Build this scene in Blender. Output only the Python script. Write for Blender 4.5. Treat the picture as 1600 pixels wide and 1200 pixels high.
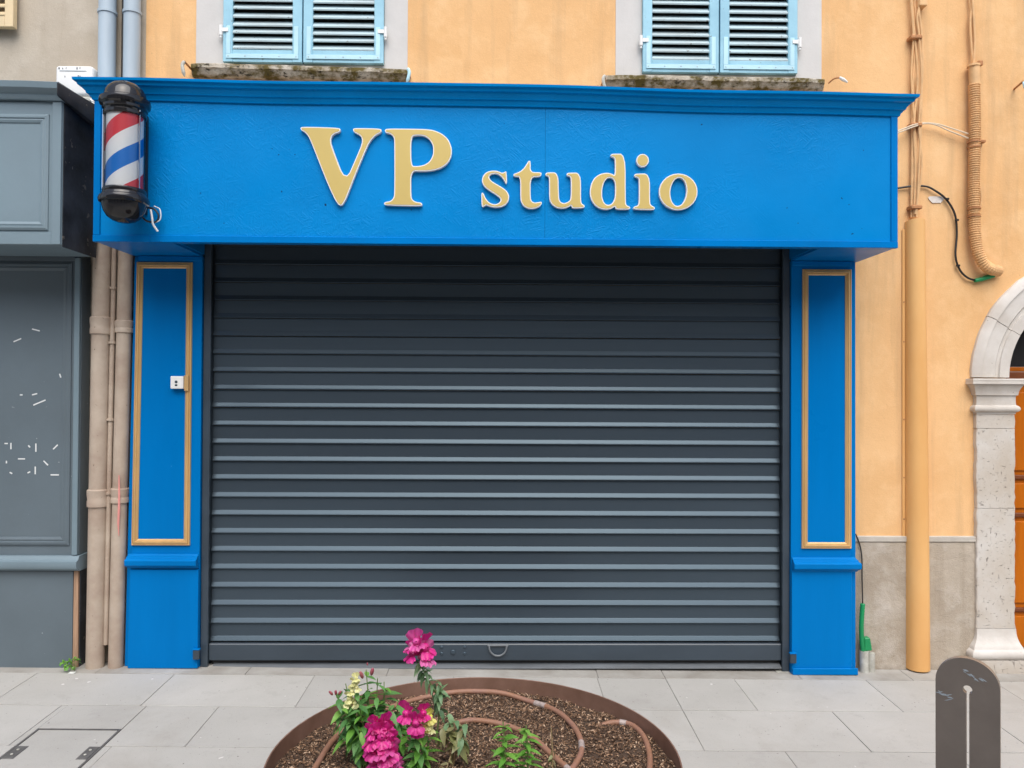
import bpy, bmesh, math, random
from mathutils import Vector, Matrix
R = math.radians
random.seed(7)
scn = bpy.context.scene
for o in list(bpy.data.objects): bpy.data.objects.remove(o)
COL = scn.collection

# ------------------------------------------------------------------ camera
CAM_H = 1.70
FPX = 1202.0
pitch, yaw, roll = R(0.64), R(0.86), R(0.30)
fw = Vector((math.sin(yaw)*math.cos(pitch), math.cos(yaw)*math.cos(pitch), math.sin(pitch)))
r0 = Vector((math.cos(yaw), -math.sin(yaw), 0)); u0 = r0.cross(fw)
rt = r0*math.cos(roll) + u0*math.sin(roll); up = rt.cross(fw)
cam = bpy.data.cameras.new('camera'); cam.sensor_width = 36; cam.lens = FPX/1600*36
cam.clip_start = 0.05; cam.clip_end = 2000
camo = bpy.data.objects.new('camera', cam); COL.objects.link(camo)
camo.matrix_world = Matrix(((rt.x, up.x, -fw.x, 0), (rt.y, up.y, -fw.y, 0), (rt.z, up.z, -fw.z, CAM_H), (0, 0, 0, 1)))
scn.camera = camo

# ------------------------------------------------------------------ sky and sun
SUN_EL, SUN_AZ = R(56), R(6)          # azimuth measured from straight behind the camera towards the right
world = bpy.data.worlds.new('World'); scn.world = world; world.use_nodes = True
wn = world.node_tree; wn.nodes.clear()
sky = wn.nodes.new('ShaderNodeTexSky'); sky.sky_type = 'NISHITA'; sky.sun_disc = False
sky.sun_elevation = SUN_EL; sky.sun_rotation = math.pi - SUN_AZ
sky.air_density = 1.0; sky.dust_density = 3.0; sky.ozone_density = 1.0
hsv = wn.nodes.new('ShaderNodeHueSaturation'); hsv.inputs['Saturation'].default_value = 0.75
bg = wn.nodes.new('ShaderNodeBackground'); bg.inputs['Strength'].default_value = 0.12
wo = wn.nodes.new('ShaderNodeOutputWorld')
wn.links.new(sky.outputs[0], hsv.inputs['Color']); wn.links.new(hsv.outputs[0], bg.inputs['Color']); wn.links.new(bg.outputs[0], wo.inputs['Surface'])
sl = bpy.data.lights.new('sun', 'SUN'); sl.energy = 1.5; sl.angle = R(60); sl.color = (1.0, 0.975, 0.94)
so = bpy.data.objects.new('sun', sl); COL.objects.link(so)
sd = Vector((math.sin(SUN_AZ)*math.cos(SUN_EL), -math.cos(SUN_AZ)*math.cos(SUN_EL), math.sin(SUN_EL)))
so.rotation_euler = sd.to_track_quat('Z', 'Y').to_euler(); so.location = (0, -6, 9)
scn.view_settings.view_transform = 'Standard'; scn.view_settings.look = 'None'
scn.view_settings.gamma = 1; scn.view_settings.exposure = 0.86

# ------------------------------------------------------------------ helpers
def at(x, y, Y):
    """point on the vertical plane at distance Y that the photograph shows at pixel (x, y)"""
    d = fw + rt*((x-800)/FPX) - up*((y-600)/FPX)
    p = d*(Y/d.y); return Vector((p.x, p.y, p.z + CAM_H))
def onz(x, y, z):
    """point at height z"""
    d = fw + rt*((x-800)/FPX) - up*((y-600)/FPX)
    p = d*((z-CAM_H)/d.z); return Vector((p.x, p.y, z))
def gz(x, y): return 0.072 - 0.009*x + 0.0225*(y-4.55)      # the pavement falls away from the wall

def origin_of(p):
    v = Vector((0, 0, 0))
    while p is not None: v = v + p.location; p = p.parent
    return v
def link(name, me, parent=None):
    o = bpy.data.objects.new(name, me); COL.objects.link(o)
    if parent is not None: o.parent = parent
    return o
def tag(o, label=None, cat=None, group=None, kind=None):
    if label: o['label'] = label
    if cat: o['category'] = cat
    if group: o['group'] = group
    if kind: o['kind'] = kind
    return o
def thing(name, loc, label, cat, group=None):
    o = link(name, None); o.location = loc; o.empty_display_size = 0.05
    return tag(o, label, cat, group)

class MB:
    def __init__(s): s.bm = bmesh.new()
    def poly(s, pts):
        return s.bm.faces.new([s.bm.verts.new(p) for p in pts])
    def hexa(s, p):      # 8 points: bottom ring 0-3, top ring 4-7
        v = [s.bm.verts.new(q) for q in p]
        for f in ((3,2,1,0),(4,5,6,7),(0,1,5,4),(1,2,6,5),(2,3,7,6),(3,0,4,7)): s.bm.faces.new([v[i] for i in f])
        return s
    def box(s, x0, x1, y0, y1, z0, z1):
        return s.hexa([(x0,y0,z0),(x1,y0,z0),(x1,y1,z0),(x0,y1,z0),(x0,y0,z1),(x1,y0,z1),(x1,y1,z1),(x0,y1,z1)])
    def loft(s, rings, closed=True, caps=True):
        vs = [[s.bm.verts.new(p) for p in r] for r in rings]
        n = len(vs[0])
        for a, b in zip(vs, vs[1:]):
            for i in range(n if closed else n-1):
                j = (i+1) % n
                s.bm.faces.new((a[i], a[j], b[j], b[i]))
        if caps and closed:
            s.bm.faces.new(list(reversed(vs[0]))); s.bm.faces.new(vs[-1])
        return s
    def prism(s, prof, xs, dz=None):   # profile in (y,z) swept along x at the given stations; dz(x)
        dz = dz or (lambda x: 0)
        return s.loft([[(x, y, z+dz(x)) for y, z in prof] for x in xs])
    def tube(s, path, r, n=10, caps=True):
        path = [Vector(p) for p in path]
        rr = r if isinstance(r, (list, tuple)) else [r]*len(path)
        t0 = (path[1]-path[0]).normalized()
        nrm = t0.orthogonal().normalized(); rings = []
        for i, p in enumerate(path):
            t = (path[min(i+1, len(path)-1)] - path[max(i-1, 0)]).normalized()
            nrm = (nrm - t*nrm.dot(t)).normalized(); b = t.cross(nrm)
            rings.append([p + (nrm*math.cos(a) + b*math.sin(a))*rr[i] for a in [2*math.pi*k/n for k in range(n)]])
        return s.loft(rings, True, caps)
    def lathe(s, prof, c, n=40, caps=True):   # prof (radius, z) about a vertical axis through c
        return s.loft([[(c[0]+r*math.cos(2*math.pi*k/n), c[1]+r*math.sin(2*math.pi*k/n), c[2]+z) for k in range(n)] for r, z in prof], True, caps)
    def outline(s, loops, y0, y1):     # filled outline(s) in (x,z), extruded from y0 (front) to y1
        edges = []
        for lp in loops:
            vs = [s.bm.verts.new((x, y0, z)) for x, z in lp]
            edges += [s.bm.edges.new((vs[i], vs[(i+1) % len(vs)])) for i in range(len(vs))]
        res = bmesh.ops.triangle_fill(s.bm, use_beauty=True, edges=edges, normal=(0, -1, 0))
        fs = [g for g in res['geom'] if isinstance(g, bmesh.types.BMFace)]
        if y1 != y0:
            ex = bmesh.ops.extrude_face_region(s.bm, geom=fs)
            bmesh.ops.translate(s.bm, verts=[g for g in ex['geom'] if isinstance(g, bmesh.types.BMVert)], vec=(0, y1-y0, 0))
        return s
    def build(s, name, mat, parent=None, bevel=0, seg=1, smooth=False, label=None, kind=None, rel=True):
        bm = s.bm
        bmesh.ops.recalc_face_normals(bm, faces=bm.faces)
        if bevel:
            es = [e for e in bm.edges if len(e.link_faces) == 2 and e.calc_face_angle(0) > 0.5]
            bmesh.ops.bevel(bm, geom=es, offset=bevel, segments=seg, affect='EDGES', profile=0.5, clamp_overlap=True)
        if parent is not None and rel:
            bmesh.ops.translate(bm, verts=bm.verts, vec=-origin_of(parent))
        me = bpy.data.meshes.new(name); bm.to_mesh(me); bm.free()
        me.materials.append(mat)
        if smooth:
            for p in me.polygons: p.use_smooth = True
            if smooth != 'all': me.set_sharp_from_angle(angle=R(38))
        o = link(name, me, parent)
        if label: o['label'] = label
        if kind: o['kind'] = kind
        return o
def disc(parent, x, z, r, h, mat, y=4.553, name='rivet', n=12):
    MB().loft([[(x + rr*math.cos(2*math.pi*k/n), y-hh, z + rr*math.sin(2*math.pi*k/n)) for k in range(n)] for rr, hh in ((r, 0), (r, h*.6), (r*.7, h))]).build(name, mat, parent, smooth=True)
def crom(pts, n=8):      # smooth path through points
    pts = [Vector(p) for p in pts]; out = []
    q = [2*pts[0]-pts[1]] + pts + [2*pts[-1]-pts[-2]]
    for i in range(1, len(q)-2):
        a, b, c, d = q[i-1:i+3]
        for k in range(n):
            t = k/n
            out.append(0.5*((2*b) + (c-a)*t + (2*a-5*b+4*c-d)*t*t + (3*b-a-3*c+d)*t**3))
    out.append(pts[-1]); return out

# ------------------------------------------------------------------ materials
def rgb(r, g, b):        # sRGB 0-255 to linear
    f = lambda c: (c/255/12.92) if c/255 <= 0.04045 else ((c/255+0.055)/1.055)**2.4
    return (f(r), f(g), f(b), 1)
def L(r, g, b): return (r, g, b, 1)
def mixc(a, b, t): return tuple(a[i]*(1-t)+b[i]*t for i in range(3)) + (1,)
class NT:
    def __init__(s, name):
        s.m = bpy.data.materials.new(name); s.m.use_nodes = True; s.t = s.m.node_tree
        s.b = s.t.nodes['Principled BSDF']; s.pos = s.new('ShaderNodeNewGeometry').outputs['Position']
    def new(s, k, **kw):
        n = s.t.nodes.new(k)
        for a, v in kw.items(): setattr(n, a, v)
        return n
    def ln(s, a, b): s.t.links.new(a, b)
    def vec(s, scale=(1,1,1), rot=(0,0,0), src=None):
        m = s.new('ShaderNodeMapping'); m.inputs['Scale'].default_value = scale; m.inputs['Rotation'].default_value = rot
        s.ln(src or s.pos, m.inputs['Vector']); return m.outputs[0]
    def noise(s, scale, detail=5, rough=0.55, vec=None, dist=0):
        n = s.new('ShaderNodeTexNoise'); n.inputs['Scale'].default_value = scale; n.inputs['Detail'].default_value = detail
        n.inputs['Roughness'].default_value = rough; n.inputs['Distortion'].default_value = dist
        s.ln(vec or s.pos, n.inputs['Vector']); return n.outputs['Fac']
    def ramp(s, fac, a, b, lo=0.0, hi=1.0):
        n = s.new('ShaderNodeMapRange'); n.inputs['From Min'].default_value = a; n.inputs['From Max'].default_value = b
        n.inputs['To Min'].default_value = lo; n.inputs['To Max'].default_value = hi
        s.ln(fac, n.inputs['Value']); return n.outputs[0]
    def mix(s, fac, a, b, mode='MIX'):
        n = s.new('ShaderNodeMix', data_type='RGBA', blend_type=mode)
        for sock, v in ((n.inputs[0], fac), (n.inputs[6], a), (n.inputs[7], b)):
            if isinstance(v, (tuple, float, int)): sock.default_value = v
            else: s.ln(v, sock)
        return n.outputs[2]
    def math(s, op, a, b=0.0):
        n = s.new('ShaderNodeMath', operation=op)
        for sock, v in ((n.inputs[0], a), (n.inputs[1], b)):
            if isinstance(v, (float, int)): sock.default_value = v
            else: s.ln(v, sock)
        return n.outputs[0]
    def bump(s, h, strength, dist=0.01):
        n = s.new('ShaderNodeBump'); n.inputs['Strength'].default_value = strength; n.inputs['Distance'].default_value = dist
        s.ln(h, n.inputs['Height'])
        if s.b.inputs['Normal'].is_linked: s.ln(s.b.inputs['Normal'].links[0].from_socket, n.inputs['Normal'])
        s.ln(n.outputs[0], s.b.inputs['Normal'])
    def col(s, c):
        if isinstance(c, tuple): s.b.inputs['Base Color'].default_value = c
        else: s.ln(c, s.b.inputs['Base Color'])
def M(name, c, rough=0.6, var=0.12, vs=3.0, c2=None, bump=0.0, bs=60, metal=0.0, spec=0.5, stretch=(1,1,1), spots=None, rnd=0.0, coat=0.0, rvar=0.0, tint=None):
    t = NT(name)
    v = t.vec(stretch)
    n = t.noise(vs, 7, 0.6, v)
    c2 = c2 or mixc(c, L(0,0,0), var); c1 = tuple(min(0.95, v_*(1+var*0.3)) for v_ in c[:3]) + (1,)
    out = t.mix(t.ramp(n, 0.32, 0.68), c1, c2)
    if spots:
        sc, thr, scs = spots
        f = t.ramp(t.noise(scs, 3, 0.6), thr, thr+0.05)
        out = t.mix(f, out, sc)
    if rnd:
        oi = t.new('ShaderNodeObjectInfo')
        k = t.ramp(oi.outputs['Random'], 0, 1, 1-rnd, 1+rnd)
        h = t.new('ShaderNodeHueSaturation'); t.ln(out, h.inputs['Color']); t.ln(k, h.inputs['Value']); out = h.outputs[0]
    t.col(out)
    if rvar: t.ln(t.ramp(t.noise(vs*2, 5), 0.3, 0.7, rough-rvar, rough+rvar), t.b.inputs['Roughness'])
    else: t.b.inputs['Roughness'].default_value = rough
    t.b.inputs['Metallic'].default_value = metal
    t.b.inputs['Specular IOR Level'].default_value = spec
    if coat: t.b.inputs['Coat Weight'].default_value = coat; t.b.inputs['Coat Roughness'].default_value = 0.12
    if tint: t.b.inputs['Specular Tint'].default_value = tint
    if bump: t.bump(t.noise(bs, 6, 0.6, v), bump, 0.004)
    return t.m

def wall_paint(name, c, stain, pale, bump=0.35):
    t = NT(name)
    big = t.noise(1.1, 6, 0.62, dist=0.4); med = t.noise(4.5, 8, 0.65)
    streak = t.noise(5, 6, 0.6, t.vec((1.6, 1, 0.14)))
    o = t.mix(t.ramp(big, 0.35, 0.7), c, stain)
    o = t.mix(t.ramp(med, 0.48, 0.74, 0, 0.65), o, pale)
    o = t.mix(t.ramp(streak, 0.50, 0.74, 0, 0.7), o, mixc(stain, L(0.3,0.24,0.17), 0.4))
    grain = t.noise(190, 3, 0.7); o = t.mix(t.ramp(grain, 0.45, 0.75, 0, 0.22), o, mixc(stain, L(0.2,0.15,0.1), 0.5))
    spk = t.noise(55, 3, 0.7); o = t.mix(t.ramp(spk, 0.68, 0.74, 0, 0.45), o, mixc(stain, L(0.1,0.08,0.06), 0.6))
    t.col(o); t.b.inputs['Roughness'].default_value = 0.88; t.b.inputs['Specular IOR Level'].default_value = 0.25
    t.bump(t.noise(9, 8, 0.6), bump*0.6, 0.02); t.bump(t.noise(140, 4, 0.6), bump, 0.003)
    return t.m
def osb_blue(name, c):
    t = NT(name)
    h = None
    for k, (ang, off) in enumerate(((0.3, 0), (1.35, 7), (2.4, 13), (0.9, 21))):
        mp = t.new('ShaderNodeMapping'); mp.inputs['Rotation'].default_value = (0, ang, 0); mp.inputs['Location'].default_value = (off, off*0.7, 0)
        t.ln(t.pos, mp.inputs['Vector'])
        m2 = t.vec((15, 1, 105), src=mp.outputs[0])
        n = t.ramp(t.noise(1.0, 3, 0.5, m2), 0.42, 0.66)
        mask = t.ramp(t.noise(18, 2, 0.5, t.vec((1,1,1), src=mp.outputs[0])), 0.46, 0.58)
        n = t.math('MULTIPLY', n, mask)
        h = n if h is None else t.math('MAXIMUM', h, n)
    area = t.ramp(t.noise(1.3, 3, 0.5), 0.44, 0.62, 0.18, 1.0)
    sx = t.new('ShaderNodeSeparateXYZ'); t.ln(t.pos, sx.inputs[0])      # the right half of the left panel was left rougher than the rest
    mid = t.ramp(t.math('ABSOLUTE', t.math('SUBTRACT', sx.outputs['X'], 0.22)), 0.25, 0.75, 0.9, 0.0)
    area = t.math('MAXIMUM', area, t.math('MULTIPLY', mid, t.ramp(t.noise(4, 3), 0.3, 0.6, 0.4, 1.0)))
    h = t.math('MULTIPLY', h, area)
    o = t.mix(t.ramp(t.noise(2.5, 5), 0.3, 0.7), c, mixc(c, L(0, 0.03, 0.12), 0.14))
    nails = t.ramp(t.noise(38, 1, 0.4), 0.795, 0.81)
    o = t.mix(nails, o, L(0.005, 0.03, 0.09))
    t.col(o); t.ln(t.ramp(t.noise(3.3, 4), 0.3, 0.7, 0.30, 0.48), t.b.inputs['Roughness'])
    t.bump(h, 0.40, 0.0028); t.bump(t.noise(160, 3), 0.06, 0.002); t.b.inputs['Specular IOR Level'].default_value = 0.30; t.b.inputs['Specular Tint'].default_value = (0.25,0.65,1.0,1)
    return t.m

BLUE = L(0.0, 0.222, 0.59)
m_osb = osb_blue('blue_osb', BLUE)
m_blue = M('blue_paint', L(0.0, 0.180, 0.535), 0.33, 0.20, 1.3, bump=0.10, bs=130, rvar=0.08, stretch=(1,1,0.12), spec=0.2, spots=(L(0.03,0.25,0.60), 0.75, 26), tint=(0.25,0.65,1.0,1))
m_blue_d = M('blue_moulding_paint', BLUE, 0.28, 0.12, 3.0, bump=0.08, bs=70, rvar=0.06, spec=0.28, tint=(0.25,0.65,1.0,1))
m_gold = M('gold_moulding', rgb(217, 178, 122), 0.34, 0.18, 9, bump=0.08, bs=120, metal=0.25, stretch=(1,1,0.25))
m_dustlid = M('dusty_zinc', L(0.26, 0.25, 0.23), 0.7, 0.3, 8, bump=0.2)
m_dustbar = M('dusty_aluminium', L(0.15, 0.165, 0.18), 0.5, 0.3, 9, stretch=(0.3,1,1), bump=0.1)
m_letter = M('gold_letter_face', rgb(208, 184, 112), 0.30, 0.05, 3, metal=0.15)
m_white = M('white_plastic', rgb(232, 232, 230), 0.35, 0.05, 6)
m_anth = M('anthracite_coated_steel', L(0.043, 0.058, 0.074), 0.27, 0.16, 1.6, spec=0.55, rnd=0.05, stretch=(0.15,1,1), tint=(0.62,0.84,1.0,1))
m_anth_d = M('anthracite_bar', L(0.042, 0.060, 0.080), 0.34, 0.22, 3.5, bump=0.07, bs=80, stretch=(0.4,1,1))
m_orange = wall_paint('ochre_render', rgb(233, 189, 137), rgb(219, 172, 118), rgb(241, 203, 154))
m_beige = wall_paint('beige_render', rgb(190, 180, 164), rgb(172, 160, 144), rgb(204, 196, 182))
m_plinth = wall_paint('cement_plinth', rgb(186, 175, 160), rgb(156, 144, 128), rgb(212, 206, 198), 0.9)
m_plinthcap = M('pale_cement', rgb(190, 184, 174), 0.9, 0.2, 8, bump=0.5, bs=60)
m_lilac = M('pale_lilac_paint', rgb(204, 202, 199), 0.8, 0.09, 5, bump=0.2, bs=60)
m_shut = M('pale_blue_shutter_paint', rgb(152, 200, 218), 0.55, 0.14, 6, c2=rgb(136, 184, 204), bump=0.35, bs=50, stretch=(0.6,1,0.6), spots=(rgb(120,140,142), 0.68, 45))
m_slat = M('weathered_slat', rgb(178, 204, 212), 0.7, 0.2, 12, c2=rgb(166, 178, 180), bump=0.5, bs=60, stretch=(0.2,1,1), spots=(rgb(105,100,92), 0.66, 40))
m_strap = M('pale_blue_iron_strap', rgb(182, 222, 236), 0.4, 0.1, 9, bump=0.1)
m_dark = M('dark_void', L(0.012, 0.012, 0.013), 0.9, 0.0)
m_greyfas = M('grey_blue_paint', rgb(119, 138, 148), 0.42, 0.12, 2.0, bump=0.12, bs=50, rvar=0.06)
m_greylow = M('grey_board_paint', rgb(99, 112, 120), 0.42, 0.14, 1.8, bump=0.12, bs=50, rvar=0.06, spots=(rgb(176,182,184), 0.735, 38))
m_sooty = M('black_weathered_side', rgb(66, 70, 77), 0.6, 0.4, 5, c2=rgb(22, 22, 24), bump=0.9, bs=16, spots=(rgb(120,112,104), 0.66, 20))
m_stone = None
def limestone():
    t = NT('limestone')
    c = rgb(206, 202, 196)
    o = t.mix(t.ramp(t.noise(3, 7, 0.6), 0.3, 0.7), c, rgb(182, 170, 154))
    pits = t.noise(34, 5, 0.66, t.vec((1.5, 1, 0.55), (0, 0.3, 0)))
    pf = t.ramp(pits, 0.63, 0.69); pf2 = t.ramp(t.noise(60, 4, 0.65, t.vec((0.5,1,1.6), (0,-0.2,0))), 0.64, 0.69)
    f = t.math('MAXIMUM', pf, t.math('MULTIPLY', pf2, 0.8))
    o = t.mix(t.math('MULTIPLY', f, 0.6), o, rgb(118, 106, 96))
    t.col(o); t.b.inputs['Roughness'].default_value = 0.85; t.b.inputs['Specular IOR Level'].default_value = 0.3
    t.bump(t.math('SUBTRACT', 1.0, f), 0.7, 0.012); t.bump(t.noise(70, 5), 0.3, 0.004)
    return t.m
m_stone = limestone()
m_stone_s = M('smooth_limestone', rgb(208, 204, 198), 0.8, 0.12, 4, c2=rgb(184, 176, 166), bump=0.35, bs=45, spots=(rgb(140,130,120), 0.72, 30))
m_sill = None
def sill_mat():
    t = NT('mossy_sill')
    o = t.mix(t.ramp(t.noise(5, 7, 0.6), 0.3, 0.7), rgb(204, 198, 186), rgb(166, 152, 130))
    sep = t.new('ShaderNodeSeparateXYZ'); t.ln(t.new('ShaderNodeNewGeometry').outputs['Normal'], sep.inputs[0])
    m = t.ramp(t.noise(14, 7, 0.65, t.vec((0.75, 1, 1))), 0.44, 0.58)
    o = t.mix(m, o, rgb(98, 86, 44)); o = t.mix(t.ramp(t.noise(26, 6, 0.7, t.vec((0.8,1,1.2))), 0.56, 0.66), o, rgb(48, 42, 28))
    t.col(o); t.b.inputs['Roughness'].default_value = 0.95
    t.bump(t.noise(40, 7, 0.7), 0.9, 0.008); return t.m
m_sill = sill_mat()
m_wood = M('varnished_orange_wood', rgb(190, 104, 8), 0.4, 0.25, 6, c2=rgb(168, 88, 4), bump=0.12, bs=60, stretch=(1.5,1,0.15), coat=0.0, spec=0.3)
m_wood_d = M('brown_wood', rgb(120, 66, 34), 0.4, 0.25, 6, bump=0.15, stretch=(0.3,1,1.5))
m_pipe = M('beige_cast_iron', rgb(184, 170, 154), 0.6, 0.2, 5, c2=rgb(160, 140, 124), bump=0.3, bs=70, spots=(rgb(110,96,82), 0.70, 42))
m_pipe_up = M('pale_blue_pipe', rgb(176, 192, 204), 0.5, 0.15, 5, bump=0.1, stretch=(1,1,0.3))
m_cream = M('cream_painted_wood', rgb(222, 200, 160), 0.6, 0.15, 8, bump=0.2)
m_cable = M('ochre_painted_cable', rgb(224, 180, 128), 0.6, 0.18, 14, bump=0.1)
m_duct = M('ochre_pvc_cover', rgb(226, 178, 116), 0.42, 0.12, 3, c2=rgb(218, 162, 96), bump=0.08, stretch=(1,1,0.4))
m_clamp = M('rusty_clamp', rgb(186, 130, 84), 0.7, 0.3, 30, bump=0.3)
m_black = M('black_rubber', L(0.015, 0.015, 0.016), 0.45, 0.1)
m_gloss_black = M('glossy_black_plastic', L(0.012, 0.012, 0.014), 0.07, 0.0, spec=0.5)
m_chrome = M('chrome', L(0.75, 0.76, 0.78), 0.12, 0.0, metal=1.0)
m_green = M('green_plastic', rgb(20, 140, 84), 0.4, 0.1, 8)
m_pvc = M('grey_white_pvc', rgb(196, 196, 188), 0.5, 0.2, 20, c2=rgb(160, 158, 148))
m_slab = None
def slab_mat():
    t = NT('pale_stone_paving')
    c = L(0.445, 0.434, 0.408)
    o = t.mix(t.ramp(t.noise(2.2, 7, 0.6), 0.3, 0.7), c, L(0.385, 0.375, 0.35))
    o = t.mix(t.ramp(t.noise(7, 8, 0.7), 0.56, 0.75, 0, 0.55), o, L(0.30, 0.285, 0.265))
    o = t.mix(t.ramp(t.noise(240, 3, 0.6), 0.56, 0.72, 0, 0.45), o, L(0.24, 0.23, 0.215))
    o = t.mix(t.ramp(t.noise(60, 2, 0.5), 0.725, 0.75), o, L(0.16, 0.15, 0.14))
    o = t.mix(t.ramp(t.noise(1.1, 6, 0.65, dist=0.6), 0.52, 0.70, 0, 0.5), o, L(0.31, 0.285, 0.25))
    o = t.mix(t.ramp(t.noise(24, 2, 0.4), 0.76, 0.775), o, L(0.62, 0.61, 0.59))
    oi = t.new('ShaderNodeObjectInfo'); k = t.ramp(oi.outputs['Random'], 0, 1, 0.92, 1.06)
    h = t.new('ShaderNodeHueSaturation'); t.ln(o, h.inputs['Color']); t.ln(k, h.inputs['Value'])
    t.col(h.outputs[0]); t.b.inputs['Roughness'].default_value = 0.8; t.b.inputs['Specular IOR Level'].default_value = 0.3
    t.bump(t.noise(90, 6, 0.65), 0.22, 0.004); t.bump(t.noise(5, 4), 0.1, 0.01); return t.m
m_slab = slab_mat()
m_mortar = M('cement_joint', L(0.25, 0.24, 0.22), 0.95, 0.3, 14, bump=0.5)
m_strip = M('worn_cement_edge', L(0.37, 0.36, 0.335), 0.9, 0.25, 4, c2=L(0.25,0.23,0.20), bump=0.4, bs=50)
m_coverframe = M('dull_steel_frame', L(0.16, 0.155, 0.15), 0.6, 0.3, 14, metal=0.4, bump=0.3)
m_corten = M('corten_steel', rgb(142, 112, 98), 0.55, 0.22, 6, c2=rgb(118, 88, 72), bump=0.12, bs=80, metal=0.3)
m_soil = M('dark_soil', L(0.080, 0.050, 0.032), 0.95, 0.3, 20, bump=1.0, bs=50)
m_hose = M('brown_hose', rgb(142, 106, 92), 0.6, 0.14, 12, c2=rgb(146,106,80))
m_tape = M('grey_tape', rgb(172, 158, 152), 0.5, 0.3, 60)
m_bollard = M('brown_grey_powder_coat', rgb(116, 108, 102), 0.45, 0.15, 7, metal=0.4, bump=0.06, bs=200, spots=(rgb(150,170,190), 0.80, 14))
m_bollard_e = M('pale_steel_edge', rgb(164, 150, 136), 0.4, 0.25, 30, metal=0.5, bump=0.2)

def chips_mat():
    t = NT('bark_chips'); g = t.new('ShaderNodeNewGeometry')
    rp = g.outputs['Random Per Island']
    r = t.new('ShaderNodeValToRGB'); cr = r.color_ramp
    cr.elements[0].color = L(0.035, 0.020, 0.013); cr.elements[1].color = L(0.55, 0.40, 0.28)
    for p, c in ((0.25, L(0.10, 0.055, 0.032)), (0.55, L(0.20, 0.115, 0.065)), (0.82, L(0.33, 0.20, 0.12))):
        e = cr.elements.new(p); e.color = c
    t.ln(rp, r.inputs[0]); t.col(r.outputs[0]); t.b.inputs['Roughness'].default_value = 0.85; return t.m
m_chips = chips_mat()
def leaf_mat(name, c, c2, trans=0.35):
    t = NT(name); oi = t.new('ShaderNodeObjectInfo')
    o = t.mix(oi.outputs['Random'], c, c2)
    o = t.mix(t.ramp(t.noise(60, 3), 0.4, 0.7, 0, 0.3), o, mixc(c, L(0.3,0.35,0.1), 0.4))
    t.col(o); t.b.inputs['Roughness'].default_value = 0.42
    t.b.inputs['Subsurface Weight'].default_value = 0.0
    tr = t.new('ShaderNodeBsdfTranslucent'); t.ln(o, tr.inputs['Color'])
    ms = t.new('ShaderNodeMixShader'); ms.inputs[0].default_value = trans
    out = t.t.nodes['Material Output']
    t.ln(t.b.outputs[0], ms.inputs[1]); t.ln(tr.outputs[0], ms.inputs[2]); t.ln(ms.outputs[0], out.inputs['Surface'])
    return t.m
m_leaf = leaf_mat('fresh_leaf', L(0.075, 0.23, 0.065), L(0.16, 0.37, 0.11))
m_leaf_b = leaf_mat('bluish_leaf', L(0.14, 0.28, 0.14), L(0.24, 0.40, 0.20))
m_leaf_y = leaf_mat('faded_leaf', L(0.26, 0.28, 0.11), L(0.34, 0.30, 0.17))
m_leaf_br = leaf_mat('bright_leaf', L(0.13, 0.36, 0.05), L(0.24, 0.50, 0.09))
m_stem = M('green_stem', L(0.14, 0.22, 0.06), 0.6, 0.2, 20)
m_stem_dry = M('dry_stem', L(0.30, 0.22, 0.11), 0.7, 0.3, 30)
m_mag = leaf_mat('magenta_petal', L(0.70, 0.010, 0.25), L(0.80, 0.04, 0.38), 0.3)
m_pink = leaf_mat('faded_pink_petal', L(0.72, 0.07, 0.38), L(0.76, 0.17, 0.46), 0.3)
m_yel = leaf_mat('yellow_petal', L(0.80, 0.72, 0.10), L(0.84, 0.80, 0.30), 0.3)
m_pyel = leaf_mat('pale_yellow_petal', L(0.80, 0.78, 0.36), L(0.84, 0.82, 0.46), 0.3)
m_bud = leaf_mat('dusky_pink_bud', L(0.38, 0.07, 0.12), L(0.46, 0.13, 0.15), 0.2)

# ------------------------------------------------------------------ ground and pavement
b = MB(); b.poly([(x, y, gz(0, 4.55) - 0.25) for x, y in ((-400,-400),(400,-400),(400,400),(-400,400))])
gnd = tag(b.build('ground', m_mortar), 'grey bedding ground below the paving', kind='structure')
b = MB()
b.poly([(x, y, gz(x, y)-0.004) for x, y in ((-7,-1.2),(7,-1.2),(7,4.7),(-7,4.7))])
pave = tag(b.build('pavement', m_mortar), 'pale stone slab pavement in front of the shop', kind='structure')
def slab(x0, x1, y0, y1, g=0.0015, gy=0.0030, mat=None, name='paving_slab'):
    dz = random.uniform(-0.0010, 0.0010); j = lambda: random.uniform(-0.0008, 0.0008)
    q = [(x0+g+j(), y0+gy+j()), (x1-g+j(), y0+gy+j()), (x1-g+j(), y1-gy+j()), (x0+g+j(), y1-gy+j())]
    m = MB(); m.hexa([(x, y, gz(x, y)-0.03) for x, y in q] + [(x, y, gz(x, y)+dz) for x, y in q])
    return m.build(name, mat or m_slab, pave, bevel=0.0015)
CX0, CX1, CY0, CY1 = -2.215, -1.813, 3.15, 3.752           # access cover cut-out
rows = [(4.432, 4.60, [-3.9,-3.1,-2.3,-1.45,-0.645,0.572,0.958,1.75,2.4,3.2,4.0], m_strip)]
rows += [(4.012, 4.432, [-5,-4.2,-3.4,-2.62,-1.847,-1.052,-0.26,0.565,0.958,1.353,2.118,2.86,3.65,4.5], None),
         (3.580, 4.012, [-4.65,-3.85,-3.05,-2.247,-1.444,-0.66,0.14,0.958,1.739,2.52,3.3,4.1], None)]
yy = 3.580
for k in range(11):
    base = (1.344 - 0.78*8) if k % 2 == 0 else (1.74-0.78*8)
    xs = [base + 0.78*i + random.uniform(-.012,.012) for i in range(13)]
    rows.append((yy-0.432, yy, xs, None)); yy -= 0.432
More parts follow.
